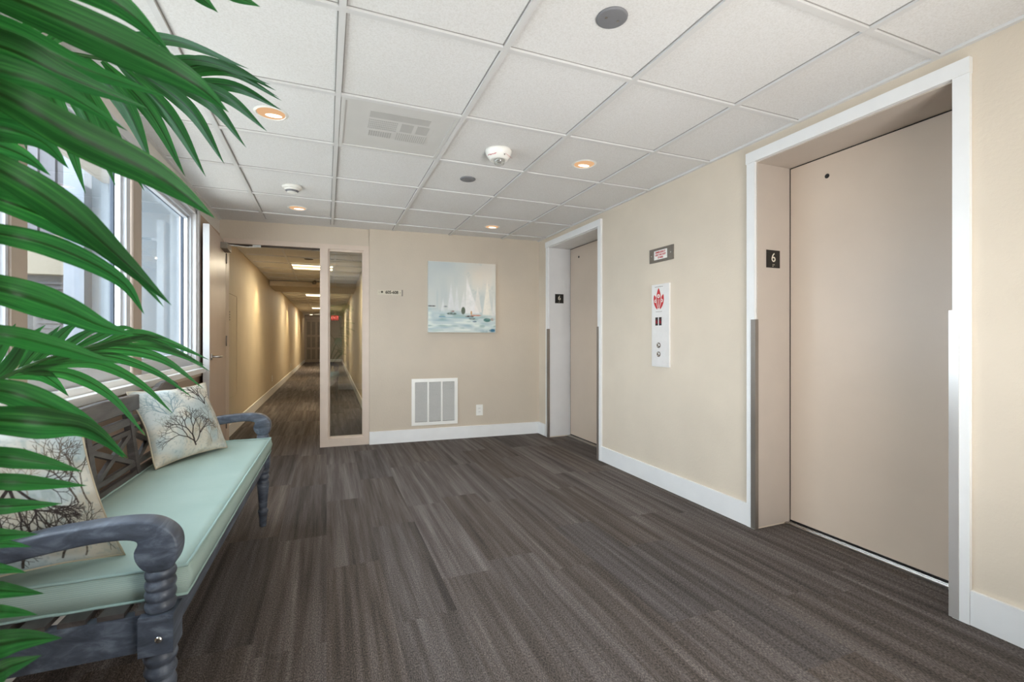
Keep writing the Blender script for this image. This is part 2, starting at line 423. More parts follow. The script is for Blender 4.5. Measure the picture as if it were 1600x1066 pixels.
# baseboards
BBH = 0.135
def bb(name, label, boxes, loc=None, rz=None):
    b = MB()
    for bx in boxes: b.box(*bx)
    b.bevel(.004, 2)
    o = b.build(name, M_white, loc=loc, rz=rz); struct(o, label, 'baseboard'); return o
bb('baseboard_back', 'white baseboard under the painting wall', [(0.0, LB - .015, -.015, -.0005, 0.001, BBH)], BW0, rzB)
bb('baseboard_right', 'white baseboard between the two elevators', [(XR - .015, XR - .0005, 2.040, 3.622, .001, BBH)])
bb('baseboard_right_near', 'white baseboard right of the near elevator', [(XR - .015, XR - .0005, YF + .016, 1.007, .001, BBH)])
bb('baseboard_right_far', 'short white baseboard in the far right corner', [(XR - .015, XR - .0005, 4.797, 4.984, .001, BBH)])
bb('baseboard_front', 'white baseboard behind the viewer', [(XL + .001, XR - .016, YF + .0005, YF + .015, .001, BBH)])
bb('baseboard_left', 'white baseboard under the windows behind the bench', [(XL + .0005, XL + .015, YF + .016, 5.0, .001, BBH)])

# ------------------------------------------------------------------ elevators
for k, (y0, y1) in enumerate(E):
    who = ('far', 'near')[k]
    jm = (M_jamb_lit, M_jamb)[k]
    c = MB()
    x0, x1 = XR - .018, XR - .0005
    c.box(x0, x1, y1, y1 + .054, .001, ETOP); c.box(x0, x1, y0 - .054, y0, .001, ETOP)
    c.box(x0 - .006, x1, y0 - .056, y1 + .056, ETOP, ETOP + .062)
    c.bevel(.002, 1)
    struct(c.build('trim_%d' % (1 + k), M_white), 'white casing around the %s elevator' % who, 'door casing')
    j = MB()
    j.box(XR - .002, XD - .001, y1 - .006, y1, .012, ETOP); j.box(XR - .002, XD - .001, y0, y0 + .006, .012, ETOP)
    j.box(XR - .002, XD - .001, y0 + .006, y1 - .006, ETOP - .006, ETOP)
    struct(j.build('trim_%d' % (3 + k), jm), '%s enamelled jamb lining of the %s elevator' % (('window-brightened', 'taupe')[k], who), 'elevator jamb')
    d = empty('door_%d' % (2 + k), (XD, (y0 + y1) / 2, 0)); struct(d, 'taupe sliding door of the %s elevator' % who, 'elevator door')
    hw = (y1 - y0) / 2 - .006
    MB().box(-.001, .03, -hw + .002, hw - .006, .022, ETOP - .012).build('door_panel', M_elev, d)
    gp = MB().box(.0005, .03, hw - .006, hw, .012, ETOP - .006); gp.box(.0005, .03, -hw, hw, ETOP - .012, ETOP - .006)
    gp.box(.0005, .03, -hw, hw, .012, .022)
    gp.build('shadow_gap', M_dark, d)
    th = MB().box(-.045, .02, -hw, hw, .002, .010)
    for t in (-.030, -.012): th.box(t, t + .006, -hw, hw, .010, .013)
    th.build('threshold', M_steel, d)
    MB().lathe([(-.0035, .011), (-.002, .013), (0.0, .013)], (-.0005, hw - .226 if k else hw - .195, 2.035), 16, axis='x').build('keyhole', M_black, d)

# corner guards
def guard(y_edge, s, label, xin):
    """L-shaped corner guard wrapping the jamb edge; s=+1 when the jamb is on the far (+y) side"""
    root = MB()
    xo = XR - .0185
    root.box(xo - .003, xo, min(y_edge, y_edge + s * .028), max(y_edge, y_edge + s * .028), .004, 1.232)
    root.box(xo - .003, XR + .004, min(y_edge, y_edge - s * .004), max(y_edge, y_edge - s * .004), .004, 1.232)
    root.bevel(.001, 1)
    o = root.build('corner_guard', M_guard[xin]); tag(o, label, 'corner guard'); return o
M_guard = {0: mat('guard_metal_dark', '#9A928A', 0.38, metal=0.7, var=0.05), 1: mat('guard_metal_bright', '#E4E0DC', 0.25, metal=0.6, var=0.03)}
for k, (y0, y1) in enumerate(E):
    w = ('far', 'near')[k]
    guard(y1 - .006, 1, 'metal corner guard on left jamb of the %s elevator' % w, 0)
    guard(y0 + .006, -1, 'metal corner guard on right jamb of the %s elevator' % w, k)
# floor number plates on the far jamb of each opening
for k, (y0, y1) in enumerate(E):
    zc = (1.579, 1.594)[k]; xc = 2.47
    r = empty('floor_number_plate', (xc, y1 - .0065, zc)); tag(r, 'black plate with pale 6 inside the %s elevator opening' % ('far', 'near')[k], 'number plate')
    MB().box(-.054, .054, -.004, 0, -.052, .052).bevel(.0015, 1).build('plate', M_black, r)
    cr = mat('pale_numeral', '#E9E2CF', 0.5, var=.02)
    text_mesh('numeral', '6', .075, cr, r, 0, .006, -.0045)
    br = MB()
    for dx, dz in ((-.005, 0), (.005, 0), (-.005, -.009)): br.lathe([(-.0015, .002), (0, .0022)], (dx, -.004, -.034 + dz), 8, axis='y')
    br.build('braille', cr, r)

# ------------------------------------------------------------------ items on the right wall
RZ = -PI / 2                     # local -y faces the room, local x runs to the right
cp = empty('elevator_call_panel', (XR, 2.815, 1.22), RZ); tag(cp, 'tall stainless call panel between the elevators', 'call panel')
M_panel = mat('call_panel_stainless', '#F4F3F1', .3, metal=.35, var=.02, scale=30)  # near-white, less metallic base stands in for the bright reflection on the steel
plate = MB().box(-.098, .098, -.012, .0006, -.312, .312).bevel(.003, 2).build('plate', M_panel, cp)
MB().box(.075, .098, -.0135, -.012, -.31, .31).build('edge_strip', M_panel, cp)
# red pictogram: three pointed leaves meeting below, with white discs
def leafpts(cx, cz, h, w, ang=0, lo=1.0):
    pts = []
    for i in range(15):
        t = i / 14; pts.append((w * math.sin(PI * t) ** 0.8 * (1 if t < .5 else 1), h * (t - .5)))
    pts = pts + [(-x, z) for x, z in reversed(pts[1:-1])]
    ca, sa = math.cos(ang), math.sin(ang)
    return [(cx + x * ca - z * sa, cz + x * sa + z * ca) for x, z in pts]
MB().prism(leafpts(-.018, .205, .160, .025), -.0129, -.0121, 'y').build('emblem_leaf', M_red, cp)
for sg in (-1, 1):
    MB().prism(leafpts(-.018 + sg * .034, .178, .118, .021, -sg * .30), -.0126, -.0121, 'y').build('emblem_leaf', M_red, cp)
MB().prism(leafpts(-.018, .205, .172, .031), -.01275, -.0121, 'y').build('emblem_outline', M_plas, cp)
wd = MB()
for cx, cz, r in ((-.018, .222, .0155), (-.054, .186, .0125), (.018, .186, .0125)):
    wd.lathe([(-.0142, r), (-.0131, r)], (cx, 0, cz), 20, axis='y')
wd.build('emblem_discs', M_plas, cp)
for cx, cz in ((-.018, .222), (-.054, .186), (.018, .186)):
    mk = MB(); mk.box(cx - .004, cx + .004, -.0150, -.0143, cz - .006, cz + .004)
    mk.prism([(cx - .005, cz + .003), (cx + .005, cz + .003), (cx, cz + .009)], -.0150, -.0143, 'y')
    mk.build('emblem_mark', M_red, cp)
wl = MB()
for s in (-1, 1): wl.prism([(-.018 + s*.006, .20), (-.018 + s*.009, .20), (-.018 + s*.005, .145), (-.018 + s*.002, .135)], -.0136, -.0131, 'y')
wl.build('emblem_lines', M_plas, cp)
fp = MB()
for i in range(7): fp.box(-.060 + i * .013, -.050 + i * .013, -.0126, -.0121, .291, .2945)
fp.build('fine_print', M_steel_dk, cp)
fp = MB()
for i in range(6): fp.box(-.050 + i * .012, -.041 + i * .012, -.0126, -.0121, .103, .106)
fp.build('fine_print', M_steel_dk, cp)
for dx in (-.040, .001):
    f = MB().box(dx - .014, dx + .014, -.0138, -.0121, .0, .062).build('floor_display', M_black, cp)
    text_mesh('digit', '6', .045, emis('red_digit', '#C03040', 0.7), f, dx, .028, -.0142)
for dz in (-.15, -.217):
    b = MB().lathe([(-.0215, .013), (-.020, .0155), (-.013, .0155)], (-.018, 0, dz), 24, axis='y').build('call_button', M_chrome, cp)
    s = 1 if dz > -.2 else -1
    MB().prism([(-.018 - .007, dz - s*.004), (-.018 + .007, dz - s*.004), (-.018, dz + s*.007)], -.0222, -.0216, 'y').build('arrow', M_black, b)
    MB().lathe([(-.0155, .020), (-.0121, .021)], (-.018, 0, dz), 24, axis='y').build('bezel', M_steel_dk, b)
ep = empty('emergency_sign_plate', (XR, 2.8135, 1.755), RZ); tag(ep, 'grey metal plate with red and white emergency label above the call panel', 'sign')
MB().box(-.133, .133, -.008, 0, -.053, .053).bevel(.002, 1).build('plate', M_steel_dk, ep)
MB().box(-.076, .070, -.0092, -.0081, -.034, .035).build('label_card', M_plas, ep)
for i, t in enumerate(('EMERGENCY', 'USE THE EXIT', 'STAIRS')):
    text_mesh('lettering', t, .0185, M_red, ep, -.003, .0195 - i * .020, -.0096, sx=1.05, bold=.0006)
for s in (-1, 1): MB().lathe([(-.0105, .004), (-.008, .0055)], (s * .108, 0, 0), 12, axis='y').build('screw', M_steel, ep)

# ------------------------------------------------------------------ items on the back wall
def onB(xw): return BW0 + (BW1 - BW0) * ((xw - BW0.x) / (BW1.x - BW0.x))
# painting
def smooth(a, k):
    for _ in range(k):
        a = (a + np.roll(a, 1, 0) + np.roll(a, -1, 0) + np.roll(a, 1, 1) + np.roll(a, -1, 1)) / 5
    return a
def noise2(N, cell, seed, ax=1.0):
    r = np.random.RandomState(seed); nx = max(2, int(N / cell)); ny = max(2, int(N / (cell * ax)))
    gsm = r.rand(ny + 1, nx + 1)
    yi = np.linspace(0, ny - 1e-6, N); xi = np.linspace(0, nx - 1e-6, N)
    y0 = yi.astype(int); x0 = xi.astype(int); fy = (yi - y0)[:, None]; fx = (xi - x0)[None, :]
    fy = fy * fy * (3 - 2 * fy); fx = fx * fx * (3 - 2 * fx)
    A = gsm[y0][:, x0]; B = gsm[y0][:, x0 + 1]; Cc = gsm[y0 + 1][:, x0]; Dd = gsm[y0 + 1][:, x0 + 1]
    return (A * (1 - fx) + B * fx) * (1 - fy) + (Cc * (1 - fx) + Dd * fx) * fy
def rgb(h): return np.array(lin(h)[:3])
def lay(img, mask, h): 
    m = np.clip(mask, 0, 1)[..., None]; img[:] = img * (1 - m) + rgb(h) * m
def grid_obj(name, N, fn, colors, m, parent, extra=None):
    """N x N vertex sheet, fn(s,t)->xyz, colours painted per vertex"""
    s = np.linspace(0, 1, N); S, T = np.meshgrid(s, s)
    co = fn(S, T).reshape(-1, 3)
    idx = np.arange(N * N).reshape(N, N)
    f = np.stack([idx[:-1, :-1], idx[:-1, 1:], idx[1:, 1:], idx[1:, :-1]], -1).reshape(-1, 4)
    me = bpy.data.meshes.new(name); me.from_pydata(co.tolist(), [], f.tolist())
    ca = me.color_attributes.new('paint', 'FLOAT_COLOR', 'POINT')
    cc = np.concatenate([colors.reshape(-1, 3), np.ones((N * N, 1))], 1).astype(np.float32)
    ca.data.foreach_set('color', cc.ravel())
    me.polygons.foreach_set('use_smooth', [True] * len(me.polygons)); me.materials.append(m)
    o = bpy.data.objects.new(name, me); COL.objects.link(o); o.parent = parent; return o
NP = 220
s = np.linspace(0, 1, NP); PX, PY = np.meshgrid(s, 1 - s)      # PY: 0 top ... 1 bottom (row 0 = bottom)
PYt = PY
img = np.zeros((NP, NP, 3)); img[:] = rgb('#CDD1CC')
n_a = noise2(NP, 45, 1); n_b = .5 * noise2(NP, 18, 2) + .5 * noise2(NP, 6, 22); n_v = noise2(NP, 7, 3, 7); n_h = noise2(NP, 40, 4, 0.18)
lay(img, np.clip((n_a - .45) * 2, 0, 1) * .8, '#BFC8C9')
lay(img, np.clip((PX - .45) * 2.2, 0, 1) * np.clip(1 - PYt * 1.3, 0, 1) * .9, '#E0D8CB')
lay(img, np.clip(1 - np.hypot(PX - .75, PYt - .17) * 4, 0, 1) * .4, '#E2D0BC')
lay(img, np.clip((n_v - .5) * 2.5, 0, 1) * np.clip(PYt * 2 - .2, 0, 1) * .5, '#B3C3C4')
lay(img, np.clip((n_b - .62) * 4, 0, 1) * .4 * (PX > .55), '#AEBDBE')
hor = .63 + .12 * PX
sea = np.clip((PYt - hor) * 14, 0, 1)
lay(img, sea, '#C3D0CF')
lay(img, sea * np.clip((n_h - .5) * 3, 0, 1) * .8, '#9DB7BE')
lay(img, sea * np.clip((noise2(NP, 30, 9, .25) - .55) * 3, 0, 1), '#DCE4DD')
lay(img, sea * np.clip((noise2(NP, 22, 12, .3) - .62) * 4, 0, 1) * .7, '#93B0AC')
lay(img, np.clip((PYt - .93) * 10, 0, 1) * (1 - np.clip((PX - .65) * 3, 0, 1)) * .8, '#E4E6DC')
lay(img, np.clip((PYt - .93) * 12, 0, 1) * np.clip((PX - .68) * 4, 0, 1) * np.clip(n_b * 2 - .3, 0, 1), '#7499A6')
def sail(ax, ay, bl, br, by, h, op):
    t = np.clip((PYt - ay) / (by - ay), 0, 1); l = ax + (bl - ax) * t ** .8; r = ax + (br - ax) * t ** 1.3
    m = np.clip((PX - l) * 60, 0, 1) * np.clip((r - PX) * 60, 0, 1) * (PYt > ay) * np.clip((by - PYt) * 40, 0, 1)
    lay(img, m * op * (.35 + .65 * np.clip(n_b * 1.5, 0, 1)) * (.7 + .3 * n_v), h)
for a in ((.22, .48, .17, .245, .72, '#E9E9EA', .9), (.335, .24, .27, .39, .69, '#E6E6E8', .85), (.42, .30, .36, .47, .70, '#E3E4E6', .8),
          (.53, .36, .45, .555, .70, '#E8E6E6', .85), (.56, .13, .53, .77, .74, '#EEECEB', .97), (.73, .27, .66, .80, .72, '#E8E2DA', .8),
          (.88, .20, .79, .96, .76, '#EFE9DC', .92), (.985, .40, .93, 1.02, .77, '#E9E6E2', .8)): sail(*a)
def dab(x, y, w, hh, h, op=1, tilt=0):
    d = ((PX - x) / w) ** 2 + ((PYt - y - tilt * (PX - x)) / hh) ** 2
    lay(img, np.clip((1.25 - d) * 2, 0, 1) * op * np.clip(n_b * 1.6 + .1, 0, 1), h)
for a in ((.04, .63, .07, .008, '#4A4A45'), (.25, .635, .03, .012, '#7E868A'), (.34, .735, .07, .018, '#5F7068'), (.51, .69, .03, .055, '#5C6657'),
          (.60, .775, .065, .018, '#4B3D33'), (.70, .755, .08, .010, '#C58B78'), (.64, .80, .05, .016, '#6B6E62'), (.87, .82, .055, .028, '#4F7A74'),
          (.68, .845, .03, .010, '#3E5F78'), (.95, .81, .03, .02, '#A79C92'), (.63, .72, .012, .03, '#C9A06E'), (.20, .78, .05, .012, '#7FA3B4'),
          (.5, .79, .3, .010, '#9CBAC0'), (.35, .70, .03, .01, '#8A5E50'), (.95, .97, .05, .02, '#3F6E86')): dab(*a)
img = np.clip(img, 0, 1)
PS0, PS1, PZ0, PZ1 = 1.03, 1.80, 1.191, 1.973
pc = onB((PS0 + PS1) / 2); pw = (PS1 - PS0) / math.cos(rzB); ph = PZ1 - PZ0
pa = empty('sailboat_painting', (pc.x, pc.y, PZ0), rzB); tag(pa, 'square canvas painting of pale sailboats on blue water', 'painting')
MB().box(-pw/2, pw/2, -.034, -.001, 0, ph).bevel(.003, 2).build('canvas', mat('canvas_edge', '#E3E0D8', .8), pa)
grid_obj('painted_face', NP, lambda S, T: np.stack([(S - .5) * (pw - .004), np.full_like(S, -.0350), .002 + T * (ph - .004)], -1), img, vcol_mat('oil_paint', .6, .3, .3, 150), pa)

# return air grille
vc = onB(1.111); vg = empty('return_air_grille', (vc.x, vc.y, .172), rzB); tag(vg, 'white louvred return air grille low on the back wall', 'air grille')
W, Hh = .508, .51
fr = MB()
fr.box(-W/2, W/2, -.012, -.0005, 0, .036); fr.box(-W/2, W/2, -.012, -.0005, Hh - .036, Hh)
fr.box(-W/2, -W/2 + .036, -.012, -.0005, .036, Hh - .036); fr.box(W/2 - .036, W/2, -.012, -.0005, .036, Hh - .036)
for s_ in (-1, 1): fr.box(s_ * .075 - .009, s_ * .075 + .009, -.012, -.0005, .036, Hh - .036)
fr.bevel(.003, 1); fr.build('frame', M_plas, vg)
lv = MB()
for i in range(30):
    z = .042 + i * .0146
    for a, b in ((-W/2 + .036, -.084), (-.066, .066), (.084, W/2 - .036)):
        lv.prism([(-.010, z), (-.009, z), (-.0012, z + .012), (-.0022, z + .012)], a, b, 'x')
lv.build('louvres', mat('louvre_enamel', '#C9C7C2', .5, var=.02), vg)
MB().box(-W/2 + .03, W/2 - .03, -.0011, -.0004, .03, Hh - .03).build('backing', mat('grille_shadow', '#7F7C76', .8), vg)

# outlet
def outlet(loc, rz, label, w=.078, h=.122, top=True):
    r = empty('wall_outlet', loc, rz); tag(r, label, 'outlet')
    MB().box(-w/2, w/2, -.006, -.0004, -h/2, h/2).bevel(.002, 2).build('cover_plate', M_plas, r)
    for s_ in (-1, 1):
        b = MB().lathe([(-.0085, .0155), (-.006, .0165)], (0, 0, s_ * .020), 20, axis='y').build('receptacle', M_plas, r)
        sl_ = MB().box(-.007, -.005, -.0089, -.0084, s_*.02 - .004, s_*.02 + .006).box(.005, .007, -.0089, -.0084, s_*.02 - .004, s_*.02 + .006)
        sl_.build('slots', M_dark, b)
    return r
oc = onB(1.617); outlet((oc.x, oc.y, .309), rzB, 'white duplex outlet right of the return grille')

# room number sign
sc_ = onB(.634); rs = empty('room_number_sign', (sc_.x, sc_.y, 1.616), rzB); tag(rs, 'small beige directional sign with room numbers 605-608', 'sign')
MB().box(-.132, .126, -.006, -.0005, -.026, .026).bevel(.0015, 1).build('plate', mat('sign_plate_beige', '#CFC5B0', .5), rs)
MB().box(.118, .132, -.009, -.0004, -.036, .032).bevel(.001, 1).build('end_clip', M_steel_dk, rs)
dm = MB().prism([(-.100, .004), (-.086, -.010), (-.072, .004), (-.086, .018)], -.0075, -.0061, 'y'); dm.build('diamond', M_ink, rs)
text_mesh('lettering', '605-608', .044, M_ink, rs, .016, .001, -.0065, sx=.92, bold=.0016)
MB().prism([(.098, .008), (.108, 0), (.098, -.008), (.102, 0)], -.0070, -.0061, 'y').build('chevron', M_ink, rs)
MB().prism([(-.118, 0), (-.110, .006), (-.113, 0), (-.110, -.006)], -.0070, -.0061, 'y').build('chevron', M_ink, rs)

# ------------------------------------------------------------------ corridor doorway: frame, sidelight, open door
def HB(b, nm, m, parent=None): 
    return b.build(nm, m, parent)
fx0, fx1 = hx(-.930), LH
pc0, pc1 = hx(-.063), hx(.016)
wf = empty('window_5', HW0, rzH); struct(wf, 'pinkish beige framed glass sidelight beside the corridor doorway', 'sidelight window')
f = MB()
f.box(fx0, fx1, -.008, .10, 2.052, 2.10)                     # head
f.box(fx0, fx0 + .022, -.008, .10, .001, 2.052)                # hinge jamb
f.box(pc0, pc1, -.012, .10, .001, 2.052)                       # centre post
f.box(fx1 - .058, fx1, -.008, .10, .001, 2.052)
f.box(pc1, fx1 - .058, -.008, .10, .001, .085)
f.box(pc1, pc1 + .014, .01, .06, .085, 2.052); f.box(fx1 - .072, fx1 - .058, .01, .06, .085, 2.052)
f.box(pc1, fx1 - .058, .01, .06, 2.030, 2.052); f.box(pc1, fx1 - .058, .01, .06, .085, .10)
f.build('door_frame', M_frame, wf)
MB().box(fx0 + .022, pc0, .02, .05, 2.040, 2.052).build('head_stop', mat('frame_shadow_strip', '#4A4038', .7), wf)
MB().box(pc1 + .014, fx1 - .072, .032, .038, .10, 2.03).build('pane', M_glass_side, wf)
MB().box(pc0 - .002, pc0 + .001, .02, .05, .95, 1.05).build('strike_plate', M_steel_dk, wf)
# door leaf opened into the lobby
hinge = Vector((-.907, 5.19, 0)); free = Vector((-.875, 4.36, 0)); dv = free - hinge; Ld = dv.length
rzD = math.atan2(dv.y, dv.x)
d1 = empty('door_1', hinge, rzD); struct(d1, 'taupe door standing open against the window wall', 'door')
# local x along the leaf (toward viewer), local +y faces the lobby
MB().box(0.0, Ld, -.045, 0, .008, 2.045).bevel(.002, 1).build('door_leaf', M_leaf_door, d1)
MB().box(Ld, Ld + .0015, -.045, 0, .008, 2.045).build('door_edge', mat('door_edge_white', '#BDBBB9', .5), d1)
hs = MB().lathe([(0.0005, .027), (.008, .027), (.011, .022)], (Ld - .07, 0, .972), 24, axis='y').build('lever_rose', M_steel, d1)
MB().tube([(Ld - .07, .008, .972), (Ld - .07, .05, .972), (Ld - .085, .058, .972), (Ld - .19, .058, .970)], .0095, 10).build('lever_handle', M_steel, d1)
cl = MB().box(.06, .32, .0005, .055, 1.945, 2.000).bevel(.006, 2).build('door_closer', M_steel_dk, d1)
ar = MB(); ar.bar((.12, .03, 2.010), (.03, .20, 2.016), .024, .012); ar.bar((.03, .20, 2.020), (.012, .27, 2.028), .022, .012)
ar.lathe([(0, .018), (.014, .018)], (.12, .03, 2.0005), 16); ar.box(-.004, .03, .23, .30, 2.022, 2.046)
ar.build('closer_arm', M_steel, cl)
for z in (.25, 1.05, 1.85): MB().lathe([(0, .008), (.1, .008)], (-.006, .002, z), 10).build('hinge_knuckle', M_steel_dk, d1)

# ------------------------------------------------------------------ corridor
CZ = 2.25
def cwall(name, xa, xb, out, m, label):
    b = MB(); y0 = 5.235
    b.prism([(xa, y0), (xb, Y_END), (xb + out, Y_END), (xa + out, y0)], 0, 2.4, 'z'); struct(b.build(name, m), label, 'wall')
def cxl(y): return -1.045 + (y - 5.2) / 19.1 * .065
def cxr(y): return .515 + (y - 5.2) / 19.1 * .185
cwall('wall_corridor_left', cxl(5.235), cxl(Y_END), -.12, M_corr, 'tan corridor wall washed by warm light')
cwall('wall_corridor_right', cxr(5.235), cxr(Y_END), .12, M_corr, 'tan corridor wall seen through the sidelight')
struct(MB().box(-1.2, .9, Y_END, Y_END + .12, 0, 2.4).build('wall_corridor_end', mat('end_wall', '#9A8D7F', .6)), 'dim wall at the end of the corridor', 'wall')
M_ctile = mat('corridor_ceiling_tile', '#DCD8D0', .9, var=.03, scale=30)
struct(MB().prism([(-1.15, 5.28), (.55, 5.24), (.85, Y_END), (-1.1, Y_END)], CZ + .01, CZ + .05, 'z').build('ceiling_corridor', M_ctile), 'corridor tile ceiling', 'ceiling')
g = MB()
g.box(-.535, -.510, 5.26, 24.2, CZ, CZ + .012); g.box(.10, .125, 5.26, 24.2, CZ, CZ + .012)
y = 5.85
while y < 24: 
    g.box(-1.0, .55, y - .010, y + .010, CZ + .0006, CZ + .0118); y += .612
struct(g.build('trim_corridor_grid', M_grid), 'tee grid of the corridor ceiling', 'ceiling grid')
struct(MB().box(-1.02, .58, 10.0, 11.2, 2.150, 2.248).build('trim_corridor_beam', mat('beam_paint', '#D8CCB4', .7)), 'dropped beam across the corridor ceiling', 'beam')
b = MB(); b.prism([(cxl(5.3) , 5.3), (cxl(24.2), 24.2), (cxl(24.2) + .015, 24.2), (cxl(5.3) + .015, 5.3)], .001, BBH, 'z')
struct(b.build('baseboard_corridor_left', M_white), 'white baseboard on the left side of the corridor', 'baseboard')
b = MB(); b.prism([(cxr(5.3), 5.3), (cxr(24.2), 24.2), (cxr(24.2) - .015, 24.2), (cxr(5.3) - .015, 5.3)], .001, BBH, 'z')
struct(b.build('baseboard_corridor_right', M_white), 'white baseboard on the right side of the corridor', 'baseboard')
b = MB().box(.05, .66, Y_END - .015, Y_END - .0005, .001, BBH); struct(b.build('baseboard_corridor_end', M_white), 'white baseboard on the corridor end wall', 'baseboard')
# end door
ed = empty('door_4', (-.46, Y_END, 0)); struct(ed, 'dark panelled double door at the corridor end', 'door')
M_end = mat('end_door_paint', '#8E8375', .5, var=.06)
M_endp = mat('end_door_panel', '#736A5E', .5, var=.06)
for s_ in (-1, 1):
    lf = MB().box(min(0, s_*.46), max(0, s_*.46), -.03, -.002, .005, 2.08).build('door_leaf', M_end, ed)
    for z0, z1 in ((.15, .62), (.72, 1.22), (1.32, 1.95)):
        p_ = MB()
        for x0 in (.05, .26): p_.box(*sorted((s_ * x0, s_ * (x0 + .15))), -.036, -.0305, z0, z1)
        p_.bevel(.004, 1).build('door_panel', M_endp, lf)
MB().lathe([(-.09, .02), (-.08, .032), (-.06, .03), (-.045, .014), (-.03, .028)], (.06, 0, 1.0), 16, axis='y').build('door_knob', M_steel_dk, ed)
cs = MB().box(-.52, -.46, -.04, -.0005, .002, 2.14).box(.46, .52, -.04, -.0005, .002, 2.14).box(-.52, .52, -.05, -.0005, 2.09, 2.20)
cs.build('door_casing', mat('end_casing', '#A2968A', .5), ed)
# exit sign
ex = empty('exit_sign', (.33, 21.2, CZ)); tag(ex, 'red lit exit sign hanging from the corridor ceiling', 'exit sign')
MB().box(-.15, .15, -.03, .03, -.33, -.12).bevel(.004, 1).build('housing', emis('exit_red_box', '#B3201C', 1.1), ex)
text_mesh('lettering', 'EXIT', .15, emis('exit_letters', '#FF7A70', 2.2), ex, 0, -.225, -.032)
MB().box(-.03, .03, -.012, .012, -.12, -.001).build('stem', M_plas, ex)
# troffers
M_tube = emis('fluorescent_tube', '#FFE9C4', 9.0)
M_diff = emis('troffer_diffuser', '#F0D6A0', 1.3)
for k, (yy, lb) in enumerate(((7.92, 'nearest fluorescent troffer in the corridor ceiling'), (12.95, 'fluorescent troffer just beyond the corridor beam'), (18.3, 'farthest fluorescent troffer near the exit sign'))):
    t = empty('ceiling_troffer', (-.20, yy, CZ)); tag(t, lb, 'ceiling light', 'corridor troffers')
    MB().box(-.30, .30, -.29, .29, -.004, -.0005).build('diffuser', M_diff, t)
    fr = MB().box(-.305, .305, -.305, -.29, -.012, -.0005).box(-.305, .305, .29, .305, -.012, -.0005).box(-.305, -.29, -.29, .29, -.012, -.0005).box(.29, .305, -.29, .29, -.012, -.0005)
    fr.build('frame', M_grid, t)
    for yt in (-.15, .15): MB().box(-.285, .285, yt - .035, yt + .035, -.010, -.0045).build('tube', M_tube, t)
# corridor smalls
el = empty('corridor_ceiling_light', (-.66, 23.2, CZ + .0102)); tag(el, 'tiny round ceiling light above the corridor end door', 'ceiling light')
MB().lathe([(-.020, .07), (-.010, .085), (-.0008, .09)], seg=20).build('rim', M_plas, el)
MB().lathe([(-.030, .05), (-.0205, .065)], seg=20).build('lens', emis('end_light_glow', '#FFF0D8', 4.0), el)
cd = empty('emergency_light', (-.15, 9.62, CZ + .0105)); tag(cd, 'small emergency light with two heads before the corridor beam', 'emergency light')
MB().lathe([(-.03, .05), (-.001, .06)], seg=20).build('base', M_plas, cd)
for s_ in (-1, 1): MB().lathe([(-.095, .030), (-.06, .042), (-.03, .02)], (s_ * .07, 0, 0), 16).build('lamp_head', M_steel_dk, cd)
MB().bar((-.07, 0, -.03), (.07, 0, -.03), .02, .02).build('arm', M_steel_dk, cd)
cv = empty('ceiling_speaker_grille', (-.235, 7.13, CZ)); tag(cv, 'small dark vent in the corridor ceiling before the first troffer', 'ceiling vent')
MB().lathe([(-.006, .06), (-.0005, .066)], seg=24).build('cover', mat('dark_vent', '#3C362D', .6), cv)
MB().lathe([(-.004, .066), (-.0005, .072)], seg=24).build('rim', M_plas, cv)
# access panel on the corridor's left wall
apn = empty('access_panel', (cxl(6.1) , 6.1, .435), PI / 2 ); tag(apn, 'flush tan access door on the left corridor wall', 'access door')
MB().box(-.36, .46, -.009, -.0005, .012, 1.203).build('door_leaf', M_corr, apn)
fr = MB().box(-.39, -.362, -.014, -.0005, 0, 1.215).box(.462, .49, -.014, -.0005, 0, 1.215).box(-.362, .462, -.014, -.0005, 1.205, 1.215).box(-.362, .462, -.014, -.0005, 0, .010)
fr.build('frame', M_corr, apn)
MB().lathe([(-.05, .012), (-.04, .018), (-.02, .010), (-.009, .016)], (-.24, 0, .612), 16, axis='y').build('knob', M_steel_dk, apn)
lt = MB()
for i in range(4): lt.box(.015, .045, -.0096, -.0091, .985 - i * .030, 1.003 - i * .030)
lt.build('lettering', M_ink, apn)
outlet((cxl(10.5) + .0005, 10.5, .32), PI / 2, 'nearer white outlet low on the left corridor wall')
outlet((cxl(15.5) + .0005, 15.5, .32), PI / 2, 'farther white outlet low on the left corridor wall')

# ------------------------------------------------------------------ lobby ceiling devices
M_bulb = emis('warm_lamp_glow', '#EDBC8E', 1.0)
M_bulb2 = emis('warm_lamp_core', '#FFF3DF', 3.0)
def downlight(x, y, label):
    r = empty('recessed_downlight', (x, y, CE + .012)); tag(r, label, 'downlight', 'lobby downlights')
    tr = MB(); n = 32
    for ra, rb, za, zb in ((.070, .082, -.006, -.001), (.066, .070, -.002, -.006)):
        for k in range(n):
            a, b_ = 2*PI*k/n, 2*PI*(k+1)/n
            tr.quad((ra*math.cos(a), ra*math.sin(a), za), (rb*math.cos(a), rb*math.sin(a), zb), (rb*math.cos(b_), rb*math.sin(b_), zb), (ra*math.cos(b_), ra*math.sin(b_), za))
    tr.build('trim_ring', M_plas, r)
    MB().lathe([(-.0032, .066), (-.0008, .066)], seg=32).build('lens', M_bulb, r)
    MB().lathe([(-.0046, .034), (-.0034, .040)], (.010, .022, 0), 24, squash=.55).build('bulb', M_bulb2, r)
    return r
downlight(-.266, 2.675, 'recessed downlight left of the air diffuser near palm tips')
downlight(1.592, 2.677, 'recessed downlight near the right wall ahead of the horn strobe')
downlight(-.240, 4.522, 'recessed downlight above the corridor doorway')
downlight(1.593, 4.525, 'recessed downlight above the painting wall right side')
